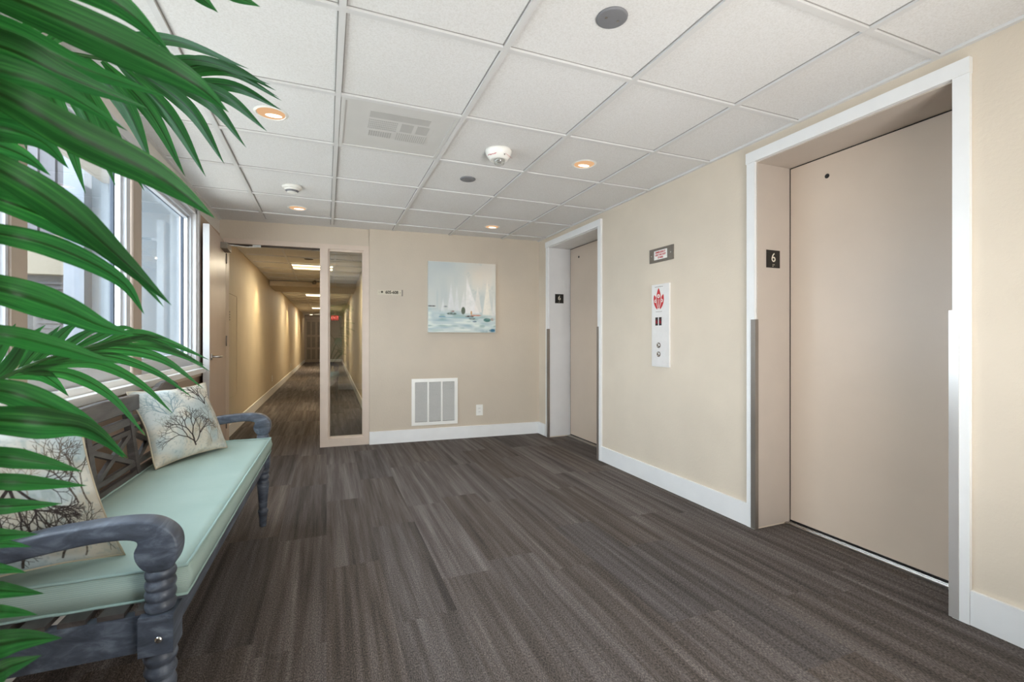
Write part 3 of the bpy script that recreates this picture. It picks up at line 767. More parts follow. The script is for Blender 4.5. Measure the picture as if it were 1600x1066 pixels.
def cover(x, y, label):
    r = empty('ceiling_cover_disc', (x, y, CE + .012)); tag(r, label, 'ceiling cover')
    MB().lathe([(-.008, .050), (-.005, .056), (-.0008, .057)], seg=32).build('disc', M_grey, r)
    for s_ in (-1, 1): MB().lathe([(-.0092, .004), (-.008, .005)], (s_ * .025, 0, 0), 10).build('screw', M_steel_dk, r)
cover(.960, 1.420, 'large looking grey round cover on the near ceiling tile')
cover(.954, 3.242, 'small looking grey round cover behind the horn strobe')
# smoke detector
sd = empty('smoke_detector', (-.245, 3.90, CE + .012)); tag(sd, 'white smoke detector on the left ceiling tile', 'smoke detector')
MB().lathe([(-.022, .062), (-.014, .070), (-.0008, .072)], seg=32).build('base', M_plas, sd)
MB().lathe([(-.050, .030), (-.046, .036), (-.030, .050), (-.0225, .055)], seg=32).build('sensor_head', M_plas, sd)
MB().lathe([(-.0455, .0366), (-.034, .0482)], seg=32).build('sensor_slots', M_grey, sd)
# horn strobe
hsr = empty('fire_horn_strobe', (.990, 2.69, CE + .012)); tag(hsr, 'white ceiling horn strobe with red FIRE lettering', 'horn strobe')
MB().lathe([(-.060, .048), (-.055, .057), (-.030, .074), (-.010, .082), (.0006, .083)], seg=36).build('housing', M_plas, hsr)
ln_ = glass_mat('strobe_lens', (.92, .93, .93, 1), 1.5, 2.0)
MB().lathe([(-.094, .014), (-.086, .030), (-.062, .036), (-.0602, .036)], (0, -.01, 0), 20).build('strobe_lens', ln_, hsr)
MB().box(-.012, .012, -.016, -.004, -.078, -.0605).build('flash_tube', M_chrome, hsr)
for ang in (-.95, .75):
    # lettering wraps on the sloped side of the housing
    rr = .0685; sl_a = math.radians(37)
    M_ = Matrix.Rotation(ang, 4, 'Z') @ Matrix.Translation((0, -rr, -.0405)) @ Matrix.Rotation(-math.radians(44), 4, 'X') @ Matrix.Rotation(PI/2, 4, 'X')
    text_mesh('lettering', 'FIRE', .034, M_red, hsr, 0, 0, M=M_, bold=.0006)
MB().lathe([(-.046, .003), (-.040, .004)], (.014, -.066, 0), 8).build('screw', M_steel_dk, hsr)
# supply diffuser filling one tile
X0, X1, Y0, Y1 = .052 + .014, .664 - .014, 2.3365 + .013, 2.948 - .013
df = empty('air_supply_diffuser', ((X0 + X1)/2, (Y0 + Y1)/2, CE + .012)); tag(df, 'grey white perforated air diffuser filling one ceiling tile', 'air diffuser')
wx, wy = (X1 - X0)/2, (Y1 - Y0)/2
M_df = mat('diffuser_enamel', '#CFCDC9', .45, var=.02)
M_df2 = mat('diffuser_perforation', '#B9B7B3', .6, var=.04)
MB().box(-wx, wx, -wy, wy, -.006, -.0006).build('panel', M_df, df)
fr = MB().box(-wx, wx, -wy, -wy + .02, -.011, -.0061).box(-wx, wx, wy - .02, wy, -.011, -.0061).box(-wx, -wx + .02, -wy + .02, wy - .02, -.011, -.0061).box(wx - .02, wx, -wy + .02, wy - .02, -.011, -.0061)
fr.bevel(.002, 1); fr.build('rim', M_df, df)
pf = MB(); z0, z1 = -.0072, -.0061
pf.box(-.15, .16, -.20, -.13, z0, z1)                          # solid strip nearest the viewer
for i in range(16): 
    for j in range(5): pf.box(-.15 + i * .0095, -.1435 + i * .0095, -.11 + j * .024, -.094 + j * .024, z0, z1)
pf.box(.02, .085, -.11, -.01, z0, z1); pf.box(.105, .17, -.11, -.01, z0, z1)
for i in range(15): pf.box(.01 + i * .0115, .0145 + i * .0115, .01, .11, z0, z1)
for i in range(10): pf.box(-.14 + i * .0125, -.132 + i * .0125, .03, .10, z0, z1)
pf.build('perforation', M_df2, df)

# ------------------------------------------------------------------ bench
BR = -math.atan2(.032, 1.717)
bench = empty('wooden_bench', (-.385, 1.40, 0), BR); tag(bench, 'weathered grey carved wooden bench with sage seat cushion under the windows', 'bench')
LBn = 1.717
def turned(prefix):
    pr = [(0.0, .017), (.006, .019), (.05, .021), (.085, .027), (.092, .030), (.100, .026), (.108, .020), (.115, .022), (.20, .029), (.262, .034), (.272, .031), (.276, .026)]
    def bob(z0, z1, r):
        return [(z0 + (z1 - z0) * t, r * (.80 + .20 * math.sin(PI * t))) for t in (.02, .12, .25, .4, .5, .6, .75, .88, .98)]
    return pr + bob(.278, .312, .035) + bob(.312, .347, .036)
for ly in (0.0, LBn):
    o = MB().lathe(turned(0), (0, ly, 0), 24)
    o.box(-.036, .036, ly - .036, ly + .036, .3475, .443)
    pf_ = []
    for i in range(4):
        a = .4435 + i * .0262; b_ = a + .0262
        pf_ += [(a + (b_ - a) * t, .0335 * (.86 + .14 * math.sin(PI * t))) for t in (.03, .15, .3, .5, .7, .85, .97)]
    o.lathe(pf_, (0, ly, 0), 24)
    o.build('front_leg', M_wood, bench)
    MB().lathe([(-.0405, .004), (-.039, .008), (-.0355, .009)], (.006, ly, .385), 14, axis='y').build('rosette_screw', M_chrome, bench)
arm_prof = [(-.455, .662), (-.38, .655), (-.30, .656), (-.234, .668), (-.16, .675), (-.09, .678), (-.04, .676), (-.005, .668), (.020, .652), (.038, .630), (.044, .605), (.042, .580), (.034, .558), (.020, .547), (-.012, .547), (-.030, .556), (-.044, .578), (-.047, .600), (-.040, .618), (-.046, .628), (-.075, .634), (-.129, .633), (-.20, .625), (-.30, .610), (-.38, .606), (-.455, .612)]
sm = [tuple(v)[:2] for v in catmull([(a, b, 0) for a, b in arm_prof], 75)]
for ly in (0.0, LBn):
    MB().prism(sm, ly - .031, ly + .031, 'y').bevel(.006, 2, 50).build('armrest', M_wood, bench, smooth=True)
for ly in (0.02, LBn - .02):
    bl = MB()
    pts = [(-.405, 0), (-.365, 0), (-.372, .43), (-.425, .86), (-.460, .86), (-.418, .43)]
    bl.prism(pts, ly - .022, ly + .022, 'y').bevel(.003, 1); bl.build('back_leg', M_wood_back, bench)
ra = MB().box(-.014, .014, .036, LBn - .036, .352, .435).bevel(.004, 1); ra.build('front_rail', M_wood, bench)
for ly in (0, LBn): 
    MB().box(-.375, -.036, ly - .014, ly + .014, .350, .440).bevel(.004, 1).build('side_rail', M_wood, bench)
MB().box(-.385, -.365, .04, LBn - .04, .36, .435).build('rear_rail', M_wood_back, bench)
for i in range(5):
    x = -.345 + i * .074; MB().box(x, x + .052, -.012, LBn + .012, .4405, .452).build('seat_slat', M_wood_back, bench)
# backrest: coordinates (ly, z), x from lean
def bx(z): return -.395 - (z - .43) * .118
def backbar(a, b, w, th, nm, m=M_wood_back):
    p = Vector((bx(a[1]), a[0], a[1])); q_ = Vector((bx(b[1]), b[0], b[1]))
    bb_ = MB(); bb_.bar(p, q_, w, th, up=(1, 0, .118)); return bb_.build(nm, m, bench)
ear = [(-.02, .80), (LBn + .02, .80), (LBn + .03, .84), (LBn + .015, .872), (LBn - .04, .888), (LBn - .14, .896), (LBn - .22, .888), (LBn - .27, .872), (LBn - .33, .866), (LBn/2 + .25, .866), (LBn/2, .872), (LBn/2 - .25, .866), (.33, .866), (.27, .872), (.22, .888), (.14, .896), (.04, .888), (-.015, .872), (-.03, .84)]
tr = MB(); tr.prism(ear, -.015, .015, 'x')
for v in tr.bm.verts: v.co.x += bx(v.co.z)
tr.bevel(.004, 1); tr.build('top_rail', M_wood_back, bench)
posts = [.03, .325, .70, 1.075, 1.42, LBn - .03]
backbar((0.04, .760), (LBn - .04, .760), .030, .022, 'middle_rail')
backbar((0.04, .530), (LBn - .04, .530), .036, .022, 'lower_rail')
for p_ in posts[1:-1]: backbar((p_, .515), (p_, .80), .034, .026, 'back_post')
for a, b_ in zip(posts, posts[1:]):
    z0, z1 = .565, .715
    backbar((a, z1), (b_, z1), .020, .018, 'panel_rail'); backbar((a, z0 + .01), (b_, z0 + .01), .020, .018, 'panel_rail')
    backbar((a + .015, z0 + .015), (b_ - .015, z1 - .01), .020, .016, 'cross_bar'); backbar((a + .015, z1 - .01), (b_ - .015, z0 + .015), .020, .014, 'cross_bar')
# seat cushion (part of the bench)
cu = MB(); cx0, cx1, cy0, cy1, cz0, cz1 = -.395, .046, .035, LBn - .030, .4535, .5275
NX, NY = 14, 44
def cush(z, sgn):
    rows = []
    for j in range(NY + 1):
        r_ = []
        for i in range(NX + 1):
            s_, t_ = i / NX, j / NY
            pz = .006 * (min(1, 6*s_*(1-s_)) * min(1, 14*t_*(1-t_)))
            r_.append(cu.bm.verts.new((cx0 + (cx1 - cx0) * s_, cy0 + (cy1 - cy0) * t_, z + sgn * pz)))
        rows.append(r_)
    for j in range(NY):
        for i in range(NX): cu.bm.faces.new((rows[j][i], rows[j][i+1], rows[j+1][i+1], rows[j+1][i]))
    return rows
T_ = cush(cz1, 1); B_ = cush(cz0, 0)
def loop(R): return [R[0][i] for i in range(NX)] + [R[j][NX] for j in range(NY)] + [R[NY][i] for i in range(NX, 0, -1)] + [R[j][0] for j in range(NY, 0, -1)]
lt_, lb_ = loop(T_), loop(B_); nL = len(lt_)
mid = []
for a, b_ in zip(lt_, lb_):
    c_ = (a.co + b_.co) / 2; ctr = Vector(((cx0 + cx1)/2, (cy0 + cy1)/2, c_.z)); d_ = Vector((0, 0, 0))
    if abs(c_.x - cx0) < 1e-6: d_.x -= .008
    if abs(c_.x - cx1) < 1e-6: d_.x += .008
    if abs(c_.y - cy0) < 1e-6: d_.y -= .008
    if abs(c_.y - cy1) < 1e-6: d_.y += .008
    mid.append(cu.bm.verts.new(c_ + d_))
for k in range(nL):
    k2 = (k + 1) % nL
    cu.bm.faces.new((lt_[k], mid[k], mid[k2], lt_[k2])); cu.bm.faces.new((mid[k], lb_[k], lb_[k2], mid[k2]))
bmesh.ops.recalc_face_normals(cu.bm, faces=cu.bm.faces)
top_loop = [v.co.copy() for v in lt_]; bot_loop = [v.co.copy() for v in lb_]
cus = cu.build('seat_cushion', M_sage, bench, smooth=True)
def wob(lp, amp): return [p + Vector((0, 0, amp * math.sin(i * 1.7) * math.sin(i * .31))) for i, p in enumerate(lp)]
for lp in (top_loop, bot_loop): MB().tube(wob(lp, .0012), .0042, 8, closed=True).build('piping', M_pipe, cus)

# ------------------------------------------------------------------ throw pillows with coral print
def coral_image(N, seed, plants):
    r = random.Random(seed)
    img = np.zeros((N, N, 3)); img[:] = rgb('#D3CBBA')
    lay(img, np.clip((noise2(N, N/3.0, seed) - .45) * 3, 0, 1) * .9, '#CBD3D2')
    lay(img, np.clip((noise2(N, N/4.5, seed + 1) - .55) * 4, 0, 1) * .8, '#B9C8CA')
    lay(img, np.clip((noise2(N, N/5.0, seed + 2) - .6) * 4, 0, 1) * .8, '#E9E4D6')
    lay(img, np.clip((noise2(N, N/9.0, seed + 3) - .62) * 5, 0, 1) * .5, '#B4A992')
    lay(img, np.clip((noise2(N, 4.5, seed + 7) - .62) * 3, 0, 1) * .45, '#93A3A6')
    lay(img, np.clip((noise2(N, 30, seed + 8) - .5) * 3, 0, 1) * np.clip((noise2(N, 6, seed + 9, 3) - .5) * 3, 0, 1) * .5, '#9AA79F')
    def seg(x0, y0, x1, y1, w, h, op):
        pad = w + 1.5
        xa, xb = int(max(0, min(x0, x1)*N - pad*2)), int(min(N, max(x0, x1)*N + pad*2 + 1)); ya, yb = int(max(0, min(y0, y1)*N - pad*2)), int(min(N, max(y0, y1)*N + pad*2 + 1))
        if xb <= xa or yb <= ya: return
        X, Y = np.meshgrid(np.arange(xa, xb), np.arange(ya, yb))
        ax, ay, bx_, by_ = x0*N, y0*N, x1*N, y1*N
        dx, dy = bx_ - ax, by_ - ay; L2 = dx*dx + dy*dy + 1e-9
        t = np.clip(((X - ax)*dx + (Y - ay)*dy) / L2, 0, 1)
        d = np.hypot(X - ax - t*dx, Y - ay - t*dy)
        m = np.clip(w - d + .5, 0, 1) * op
        sub = img[ya:yb, xa:xb]; sub[:] = sub * (1 - m[..., None]) + rgb(h) * m[..., None]
    def grow(x, y, a, L, w, dep, h, op):
        if dep == 0 or L < .008: return
        n = 3
        for _ in range(n):
            a += r.uniform(-.22, .22); x2, y2 = x + math.cos(a) * L / n, y + math.sin(a) * L / n
            seg(x, y, x2, y2, w, h, op); x, y = x2, y2
        k = 3 if dep > 3 and r.random() < .35 else 2
        for i in range(k):
            sp = r.uniform(.30, .62) * (1 if i == 0 else -1) + (0 if k == 2 else (i - 1) * .1)
            if i == 2: sp = r.uniform(-.12, .12)
            grow(x, y, a + sp, L * r.uniform(.70, .86), max(.45, w * .74), dep - 1, h, op)
    for (x, y, a, L, w, dep, h, op) in plants: grow(x, y, a, L, w * .85 * N / 200, dep, h, op)
    return np.clip(img * np.array([.80, .82, .84]), 0, 1)
def pillow(root, S, SH, TH, img_f, img_b, slump=0.0):
    N = img_f.shape[0]
    def shape(sign, slump=slump):
        def f(U, V):
            u = U * 2 - 1; v = V * 2 - 1
            bul = np.clip((1 - u**2), 0, 1) ** .55 * np.clip((1 - v**2), 0, 1) ** .55
            pin = 1 - .085 * (1 - np.abs(v)**2.2) * np.abs(u)**3     # edges pull in, corners stay as ears
            pin2 = 1 - .085 * (1 - np.abs(u)**2.2) * np.abs(v)**3
            wr = .004 * np.sin(U * 21 + V * 9) * (np.abs(u)**4 + np.abs(v)**4)
            return np.stack([u * pin * S/2 - slump * (v * pin2 * SH/2 + SH/2), sign * (bul * TH/2) + wr, v * pin2 * SH/2 + SH/2], -1)
        return f
    mf = vcol_mat('coral_print_fabric', .9, .15, .15, 700)
    grid_obj('cover_front', N, shape(-1), img_f, mf, root)
    grid_obj('cover_back', 40, shape(1), img_b, mf, root)
    pts = []
    for i in range(80):
        t = i / 80 * 4; k = int(t); w_ = t - k
        U, V = [(w_, 0), (1, w_), (1 - w_, 1), (0, 1 - w_)][k]
        pts.append(tuple(shape(1)(np.array(U), np.array(V))))
    MB().tube(pts, .0035, 6, closed=True).build('edge_seam', mat('pillow_seam', '#B9AE98', .9), root)
DK, TE, LB_ = '#3B3230', '#7F969C', '#8C7A66'
N1 = 260
im1 = coral_image(N1, 11, [
    (.22, .62, 1.9, .10, 1.5, 5, TE, .75), (.30, .62, 1.3, .10, 1.5, 5, TE, .75), (.24, .60, 2.5, .09, 1.3, 5, TE, .7), (.26, .6, .6, .09, 1.3, 5, TE, .7),
    (.80, .30, 1.9, .11, 1.3, 6, '#6B6A62', .8), (.70, .12, 1.8, .10, 1.0, 6, LB_, .7), (.82, .14, 1.5, .10, 1.0, 6, LB_, .7), (.90, .2, 2.0, .08, 1.0, 5, LB_, .7),
    (.12, .32, 1.2, .09, 1.0, 5, '#9A9C90', .7),
    (.76, .66, 1.75, .115, 1.9, 6, DK, .95), (.76, .66, 1.2, .10, 1.6, 5, DK, .9), (.76, .66, 2.3, .09, 1.5, 5, DK, .9),
    (.46, .13, 1.7, .15, 2.3, 6, DK, .98), (.455, .17, 2.45, .13, 1.8, 6, DK, .95), (.465, .17, .95, .12, 1.7, 5, DK, .95)])
imb = np.zeros((40, 40, 3)); imb[:] = rgb('#BDB6A8')
def place_pillow(root, bl, b_dir, lean, roll):
    b = Vector((b_dir[0], b_dir[1], 0)).normalized()
    back = Vector((-b.y, b.x, 0))            # away from the seated side
    up = (UPV * math.cos(lean) + back * math.sin(lean)).normalized()
    nb = b.cross(up).normalized() * -1
    yv = up.cross(b).normalized()
    M = Matrix((b, yv, up)).transposed().to_4x4(); M.translation = bl
    root.matrix_world = M @ Matrix.Rotation(roll, 4, 'Y')
p1 = empty('throw_pillow', (0, 0, 0)); tag(p1, 'coral print throw pillow leaning at the far end of the bench', 'pillow')
pillow(p1, .43, .37, .13, im1, imb)
im2 = coral_image(N1, 23, [
    (.30, .75, 4.6, .10, 1.3, 5, TE, .8), (.2, .9, 4.9, .10, 1.2, 5, '#8FA0A6', .8), (.1, .7, 4.4, .10, 1.2, 5, TE, .7),
    (.62, .52, 1.6, .06, 1.0, 5, LB_, .6),
    (.86, .42, 1.9, .13, 1.5, 6, '#54483E', .95), (.93, .40, 1.75, .12, 1.4, 6, '#54483E', .9), (.85, .62, 2.1, .10, 1.3, 5, '#6A5B4C', .9),
    (.55, .60, 4.3, .12, 2.2, 6, DK, .97), (.56, .60, 5.1, .12, 2.0, 6, DK, .97), (.55, .60, 4.75, .13, 2.2, 6, DK, .97), (.55, .6, 3.6, .11, 1.5, 5, DK, .9), (.56, .6, 5.8, .10, 1.5, 5, DK, .9),
    (.30, .04, 1.7, .12, 1.7, 6, '#453C35', .95), (.48, .03, 1.5, .12, 1.8, 6, '#453C35', .95), (.68, .05, 1.3, .12, 1.6, 6, '#453C35', .9), (.12, .05, 1.6, .11, 1.5, 6, '#453C35', .9), (.80, .04, 1.2, .09, 1.2, 5, '#5A5046', .85)])
p2 = empty('throw_pillow', (0, 0, 0)); tag(p2, 'coral print throw pillow beside the near bench arm behind palm leaves', 'pillow')
pillow(p2, .35, .37, .11, im2, imb, .25)
pil1 = (Vector((-.60, 2.69, .537)), (.5, .866), .40)
pil2 = (Vector((-.672, 1.490, .537)), (.955, .296), .25)
for root, (ctr, b_dir, lean), roll in ((p1, pil1, 0.0), (p2, pil2, 0.0)):
    place_pillow(root, ctr, b_dir, lean, roll)

# ------------------------------------------------------------------ potted palm
palm = empty('potted_palm', (-.70, .22, 0)); tag(palm, 'tall green silk palm with long drooping fronds beside the bench', 'palm')
PB = Vector((-.70, .22, 0))
pot = MB().lathe([(0.0, .13), (.02, .14), (.30, .175), (.33, .185), (.35, .185), (.352, .165), (.31, .16)], seg=36)
pot.build('pot', mat('dark_planter', '#3B342E', .5), palm)
def leafmesh(bm, layer, path, wmax, rnd, fold=.34, twist=0.0, peak=.42, blunt=False):
    n = 22; P = catmull(path, n); rows = []
    for i, p in enumerate(P):
        t = i / n
        tg = (P[min(i+1, n)] - P[max(i-1, 0)]).normalized()
        view = (p - Vector((0, 0, HC))).normalized()
        s_ = tg.cross(view)
        if s_.length < 1e-3: s_ = tg.cross(UPV)
        s_.normalize(); nn = s_.cross(tg).normalized()
        a = twist; s2 = s_ * math.cos(a) + nn * math.sin(a); n2 = nn * math.cos(a) - s_ * math.sin(a)
        if t < peak: w = .30 + .70 * math.sin(t / peak * PI / 2)
        else: w = max(0.0, 1 - ((t - peak) / (1 - peak)) ** 1.3) if not blunt else 1 - .3 * (t - peak)
        w *= wmax / 2
        row = []
        for k in range(-3, 4):
            f_ = k / 3
            v = bm.verts.new(p + s2 * (w * f_) + n2 * (fold * w * abs(f_)) )
            row.append((v, (f_ + 1) / 2, t))
        rows.append(row)
    for a, b_ in zip(rows, rows[1:]):
        for k in range(6):
            try: f_ = bm.faces.new((a[k][0], a[k+1][0], b_[k+1][0], b_[k][0]))
            except ValueError: continue
            f_.smooth = True
    for row in rows:
        for v, ac, al in row: v[layer] = Vector((ac, al, rnd, 1))
def frond(name_label, rachis, leaves, rw_=.006):
    """rachis and leaf paths in (u, v, metres ahead); leaf = (path, width m, options)"""
    rp = catmull([at(*p) for p in rachis], 30)
    st = MB().tube([p - PB for p in rp], [rw_ * (1.15 - .75 * i / 30) for i in range(31)], 8)
    bm = bmesh.new(); layer = bm.verts.layers.float_color.new('paint')
    for i, L in enumerate(leaves):
        path, w = L[0], L[1]; op = L[2] if len(L) > 2 else {}
        leafmesh(bm, layer, [at(*p) for p in path], w, random.random(), **op)
    for v in bm.verts: v.co -= PB
    me = bpy.data.meshes.new('frond'); bm.to_mesh(me); bm.free(); me.materials.append(M_palm)
    o = bpy.data.objects.new('frond', me); COL.objects.link(o); o.parent = palm
    so = st.build('stalk', M_stalk, o)
    return o
#FRONDS#
# upper near frond: broad leaflets across the left edge
crown = (-620, 1150, .22)
frond('near', [crown, (-420, 760, .30), (-280, 420, .36), (-190, 150, .40), (-120, -60, .44), (-40, -200, .50)], [
    ([(-90, -120, .44), (60, -60, .47), (190, 10, .52), (268, 84, .58)], .040),
    ([(-170, -70, .41), (20, -2, .44), (190, 72, .50), (300, 128, .55), (358, 176, .60)], .043, dict(peak=.5)),
    ([(-190, -20, .42), (0, 45, .46), (140, 110, .52), (262, 152, .60)], .028),
    ([(-200, 20, .43), (0, 72, .46), (110, 122, .50), (232, 170, .56)], .034),
    ([(-210, 60, .40), (-20, 105, .44), (90, 140, .48), (200, 205, .55)], .030),
    ([(-230, 60, .38), (-10, 142, .40), (120, 213, .45), (230, 266, .50), (290, 305, .53), (337, 342, .56)], .037, dict(peak=.5)),
    ([(-220, 120, .41), (-20, 158, .44), (70, 190, .48), (138, 243, .54)], .030),
    ([(-230, 160, .44), (-40, 190, .46), (60, 218, .50), (108, 264, .55)], .030),
    ([(-230, 200, .44), (-60, 214, .46), (30, 240, .50), (80, 275, .54)], .024),
    ([(-260, 150, .38), (-20, 256, .41), (100, 328, .46), (190, 405, .52), (269, 478, .58)], .034, dict(peak=.5)),
    ([(-280, 230, .40), (-20, 305, .44), (100, 352, .50), (190, 405, .55), (257, 481, .60)], .026, dict(peak=.5)),
    ([(-290, 330, .42), (-20, 362, .45), (100, 392, .50), (190, 440, .56), (226, 492, .60)], .024, dict(peak=.5)),
    ([(-300, 400, .42), (-20, 448, .45), (90, 480, .50), (160, 510, .55), (211, 524, .60)], .034, dict(peak=.45)),
    ([(-310, 500, .42), (-20, 520, .46), (80, 540, .52), (150, 560, .60), (190, 568, .66)], .022, dict(peak=.45)),
], .007)
# overhead leaflet tips
frond('top', [crown, (-480, 500, .30), (-300, 0, .40), (-60, -260, .52), (160, -240, .66)], [
    ([(120, -250, .62), (230, -120, .66), (300, -20, .70), (341, 20, .74)], .040),
    ([(170, -240, .66), (280, -110, .70), (350, -20, .74), (407, 11, .80)], .042),
    ([(20, -260, .58), (90, -180, .6), (160, -90, .62), (230, -40, .66)], .036)], .006)
# far drooping frond, upper left
RA = [(-420, 640, .40), (-330, 330, .55), (-190, 110, .72), (-20, 70, .86), (120, 85, .95), (230, 110, 1.02), (300, 140, 1.06)]
A = []
for (r0, m, tip, w) in (
    ((30, 72), (90, 170), (134, 304), .036), ((5, 74), (60, 150), (76, 232), .034), ((75, 78), (135, 180), (181, 292), .034), ((100, 82), (165, 190), (226, 299), .034),
    ((130, 88), (195, 165), (238, 258), .040), ((160, 95), (235, 175), (290, 277), .034), ((185, 100), (265, 180), (322, 277), .034),
    ((205, 105), (295, 170), (351, 257), .034), ((225, 110), (325, 160), (385, 231), .030), ((250, 118), (350, 150), (418, 206), .030),
    ((270, 128), (365, 135), (440, 172), .027), ((262, 122), (355, 112), (441, 158), .022), ((250, 114), (345, 101), (432, 142), .024), ((240, 110), (330, 96), (437, 153), .022),
    ((110, 66), (262, 62), (390, 108), .024), ((215, 100), (315, 95), (424, 133), .020),
    ((-20, 72), (20, 150), (42, 236), .032), ((-40, 74), (5, 180), (30, 300), .032), ((-60, 76), (-30, 160), (-20, 270), .03),
    ((20, 70), (60, 40), (120, 62), .024), ((60, 74), (120, 50), (200, 92), .022), ((-20, 66), (30, 58), (80, 66), .026)):
    d0 = .86 + .0008 * max(0, r0[0]); d1 = d0 + .03; d2 = d0 + .02
    A.append(([(r0[0], r0[1], d0), (m[0], m[1], d1), (tip[0], tip[1], d2)], w, dict(peak=.42, fold=.25, twist=random.uniform(-.3, .3))))
frond('far', RA, A, .006)
# middle frond spraying right over the bench back
RC = [(-520, 1000, .34), (-330, 800, .48), (-140, 650, .62), (0, 592, .72), (70, 562, .80), (150, 540, .90), (230, 526, 1.0)]
Cc = []
for (pts, w) in (
    ([(150, 540), (210, 522), (270, 538), (328, 563)], .028), ([(170, 538), (240, 542), (290, 558), (329, 581)], .020), ([(140, 542), (215, 530), (270, 546), (322, 572)], .018),
    ([(95, 556), (180, 545), (255, 562), (319, 608)], .032), ([(60, 568), (160, 556), (240, 580), (302, 622)], .026), ([(45, 575), (150, 568), (220, 600), (272, 648)], .028),
    ([(30, 580), (110, 585), (175, 620), (230, 684)], .030), ([(10, 588), (60, 585), (85, 598), (108, 620)], .030),
    ([(120, 548), (180, 535), (230, 525), (262, 530)], .022),
    ([(5, 590), (25, 560), (45, 530), (72, 507)], .026), ([(30, 578), (55, 548), (75, 528), (95, 508)], .022), ([(55, 566), (80, 540), (105, 515), (128, 502)], .026), ([(85, 556), (110, 535), (140, 518), (172, 512)], .022), ([(110, 548), (150, 528), (190, 512), (215, 516)], .020),
    ([(-30, 600), (-10, 560), (10, 530), (25, 505)], .028), ([(-20, 602), (10, 575), (35, 540), (50, 520)], .024),
    ([(25, 582), (80, 566), (120, 552), (160, 547)], .018)):
    n_ = len(pts); Cc.append(([(u, v, .72 + .0012 * max(-60, u)) for u, v in pts], w * .76, dict(fold=.3, twist=random.uniform(-.35, .35))))
frond('mid', RC, Cc, .0042)
# low near fronds
RD = [(-560, 1240, .26), (-430, 1150, .32), (-330, 1050, .38), (-230, 900, .44), (-190, 780, .48), (-170, 660, .52)]
frond('low', RD, [
    ([(-190, 610, .44), (-20, 608, .47), (60, 628, .50), (140, 668, .56), (196, 718, .62)], .028, dict(peak=.5)),
    ([(-190, 660, .44), (-20, 656, .47), (70, 662, .50), (140, 672, .55), (200, 716, .60)], .034, dict(peak=.5)),
    ([(-200, 700, .46), (-20, 712, .49), (60, 722, .52), (130, 737, .56)], .022, dict(peak=.5)),
    ([(-210, 750, .46), (-20, 752, .49), (70, 756, .53), (137, 759, .58)], .018, dict(peak=.5)),
    ([(-210, 790, .48), (-30, 792, .52), (40, 790, .55), (98, 787, .60)], .018, dict(peak=.5)),
    ([(-230, 840, .48), (-40, 838, .52), (20, 836, .55), (60, 835, .60)], .016, dict(peak=.5)),
    ([(-240, 850, .48), (-40, 850, .52), (10, 850, .55), (50, 855, .60)], .012, dict(peak=.5)),
    ([(-250, 890, .46), (-40, 888, .50), (10, 890, .54), (42, 895, .58)], .012, dict(peak=.5)),
    ([(-260, 920, .46), (-40, 922, .49), (20, 924, .52), (70, 928, .56)], .018, dict(peak=.5)),
    ([(-280, 955, .44), (-40, 956, .48), (20, 957, .52), (60, 961, .56)], .014, dict(peak=.5)),
    ([(-320, 1030, .40), (-40, 1012, .44), (40, 1000, .48), (98, 997, .53)], .026, dict(peak=.5)),
    ([(-340, 1090, .38), (-40, 1058, .43), (20, 1040, .47), (66, 1024, .52)], .022, dict(peak=.5)),
], .006)
# stem bundle from the pot to the fronds
sb = MB()
for p in (crown, RA[0], RC[0], RD[0]):
    e = at(*p) - PB
    sb.tube(catmull([(random.uniform(-.03, .03), random.uniform(-.03, .03), .28), (e.x * .3, e.y * .3, .28 + (e.z - .28) * .55), tuple(e)], 12), .010, 8)
sb.build('stem', M_stalk, palm)

# ------------------------------------------------------------------ outside the windows
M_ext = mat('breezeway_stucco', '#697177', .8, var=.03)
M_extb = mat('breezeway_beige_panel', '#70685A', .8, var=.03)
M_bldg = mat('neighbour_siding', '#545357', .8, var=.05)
struct(MB().box(-8, -1.10, -4, 14, -.2, -.02).build('floor_breezeway', mat('breezeway_concrete', '#C4C1BA', .9)), 'concrete breezeway floor outside the windows', 'floor')
struct(MB().box(-2.085, -1.09, 5.6, 5.75, -.019, 3.2).build('wall_breezeway', M_ext), 'pale breezeway wall facing the windows end-on', 'wall')
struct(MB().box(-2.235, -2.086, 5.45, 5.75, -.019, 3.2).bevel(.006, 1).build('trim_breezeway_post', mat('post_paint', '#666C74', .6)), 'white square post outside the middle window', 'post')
bm_ = MB().box(-3.9, -2.236, 5.55, 5.75, 1.716, 2.085)
struct(bm_.build('wall_breezeway_panel', M_extb), 'cream panel beyond the white post', 'wall')
sdg = MB()
for i in range(26): sdg.box(-3.9 + i * .064, -3.845 + i * .064, 5.66 - (i % 2) * .02, 5.75, 2.0855, 3.4)
struct(sdg.build('wall_breezeway_siding', M_bldg), 'grey vertical siding above the cream panel', 'wall')
blw = MB().box(-3.9, -2.236, 5.68, 5.75, -.019, 1.715)
struct(blw.build('wall_breezeway_lower', mat('lower_panel', '#45423F', .7, var=.12, scale=6)), 'grey lower wall below the cream panel', 'wall')
sh = MB()
for i in range(30): sh.box(-2.52, -2.25, 5.655, 5.679, .3 + i * .046, .325 + i * .046)
struct(sh.build('trim_shutter', mat('shutter_dark', '#2E2C2E', .6)), 'dark louvred shutter below the cream panel', 'shutter')
struct(MB().box(-2.0, -1.09, 4.3, 5.6, 2.62, 2.70).build('ceiling_breezeway', mat('soffit', '#8F8A82', .8)), 'pale soffit outside the far window', 'ceiling')

struct(MB().box(-4.0, -3.86, -4, 5.54, -.019, 1.02).bevel(.01, 1).build('wall_parapet', mat('parapet_paint', '#7F8386', .8)), 'grey parapet along the outer edge of the breezeway', 'wall')

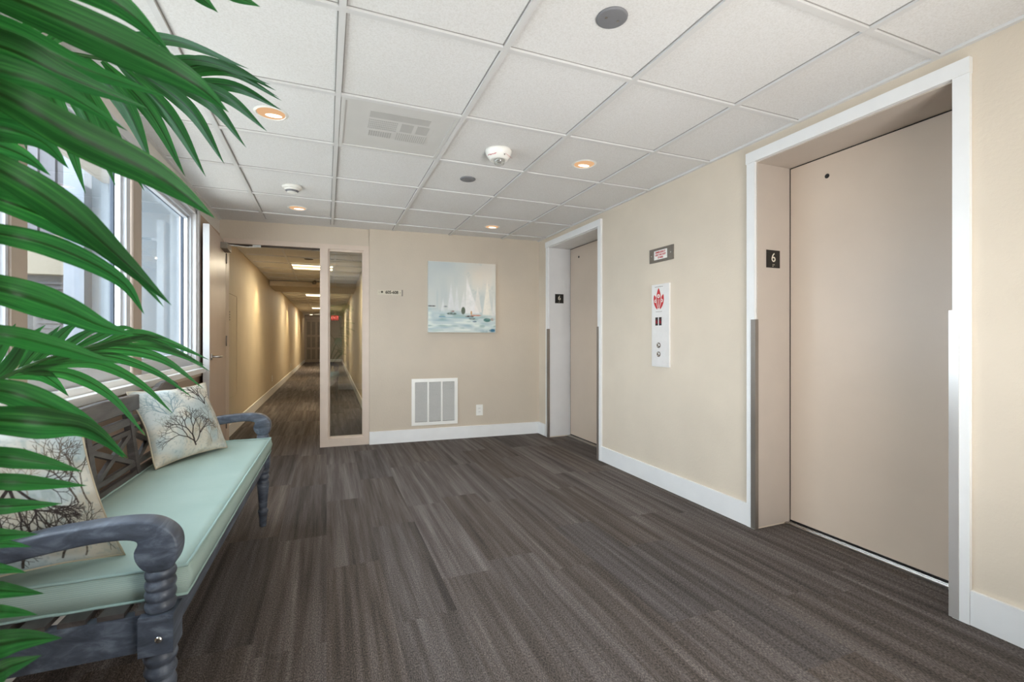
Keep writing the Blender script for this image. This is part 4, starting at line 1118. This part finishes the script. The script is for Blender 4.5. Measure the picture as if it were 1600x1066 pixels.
# ------------------------------------------------------------------ light
w = bpy.data.worlds.new('sky'); scene.world = w; w.use_nodes = True
nt = w.node_tree; bg = nt.nodes['Background']
bg.inputs[0].default_value = (0.78, 0.89, 1.0, 1); bg.inputs[1].default_value = 10.5
sun_d = bpy.data.lights.new('sun', 'SUN'); sun_d.energy = 26; sun_d.angle = .02; sun_d.color = (1, .96, .9)
sun = bpy.data.objects.new('sun', sun_d); COL.objects.link(sun); sun.rotation_euler = Vector((-.5, .05, -.87)).to_track_quat('-Z', 'Y').to_euler()
def area(name, loc, target, sx, sy, power, col, spread=180):
    d = bpy.data.lights.new(name, 'AREA'); d.shape = 'RECTANGLE'; d.size = sx; d.size_y = sy; d.energy = power; d.color = col
    o = bpy.data.objects.new(name, d); COL.objects.link(o); o.location = loc
    o.rotation_euler = (Vector(target) - Vector(loc)).to_track_quat('-Z', 'Y').to_euler(); d.spread = math.radians(spread); return o
def spot(name, loc, target, power, col, ang, blend, rad=.04):
    d = bpy.data.lights.new(name, 'SPOT'); d.energy = power; d.color = col; d.spot_size = math.radians(ang); d.spot_blend = blend; d.shadow_soft_size = rad
    o = bpy.data.objects.new(name, d); COL.objects.link(o); o.location = loc
    o.rotation_euler = (Vector(target) - Vector(loc)).to_track_quat('-Z', 'Y').to_euler(); return o
area('added_ceiling_fill', (1.3, -.42, .6), (.8, 4.2, 2.2), .9, .5, 30, (1, .99, .98), 110)  # added lamp, unseen behind the viewer, to lift the far ceiling
area('lobby_fill', (1.2, -.42, 1.5), (.9, 4.5, 1.4), 1.2, .8, 14, (1, .98, .95))  # second added fill from behind the viewer, no fixture belongs to it
for (x, y_) in ((-.266, 2.675), (1.592, 2.677), (-.24, 4.522), (1.593, 4.525)):
    spot('downlight_lamp', (x, y_, CE - .01), (x, y_, 0), 14, (1, .84, .64), 120, .9, .05)
for y_, pw_ in ((8.35, 50), (14.2, 90), (20.0, 90)):
    spot('corridor_wash_left', (cxl(y_) + .30, y_, 2.2), (cxl(y_) - .05, y_, .9), pw_, (1, .75, .40), 75, 1.0, .03)
    spot('corridor_wash_right', (cxr(y_) - .30, y_ - .5, 2.2), (cxr(y_) + .05, y_ - .5, .9), pw_ * .6, (1, .76, .42), 75, 1.0, .03)
for y_, p_ in ((7.92, 26), (12.95, 32), (18.3, 60)): area('troffer_lamp', (-.2, y_, CZ - .03), (-.2, y_, 0), .55, .5, p_, (1, .88, .66))

area('end_door_lamp', (-.3, 22.6, CZ - .06), (-.3, 23.6, 0), .3, .3, 9, (1, .88, .7))
scene.view_settings.view_transform = 'Standard'; scene.view_settings.look = 'None'
scene.view_settings.exposure = -0.15; scene.view_settings.gamma = 1.0
scene.cycles.max_bounces = 10; scene.cycles.diffuse_bounces = 5; scene.cycles.transparent_max_bounces = 16
scene.cycles.use_denoising = True
scene.cycles.sample_clamp_indirect = 6.0
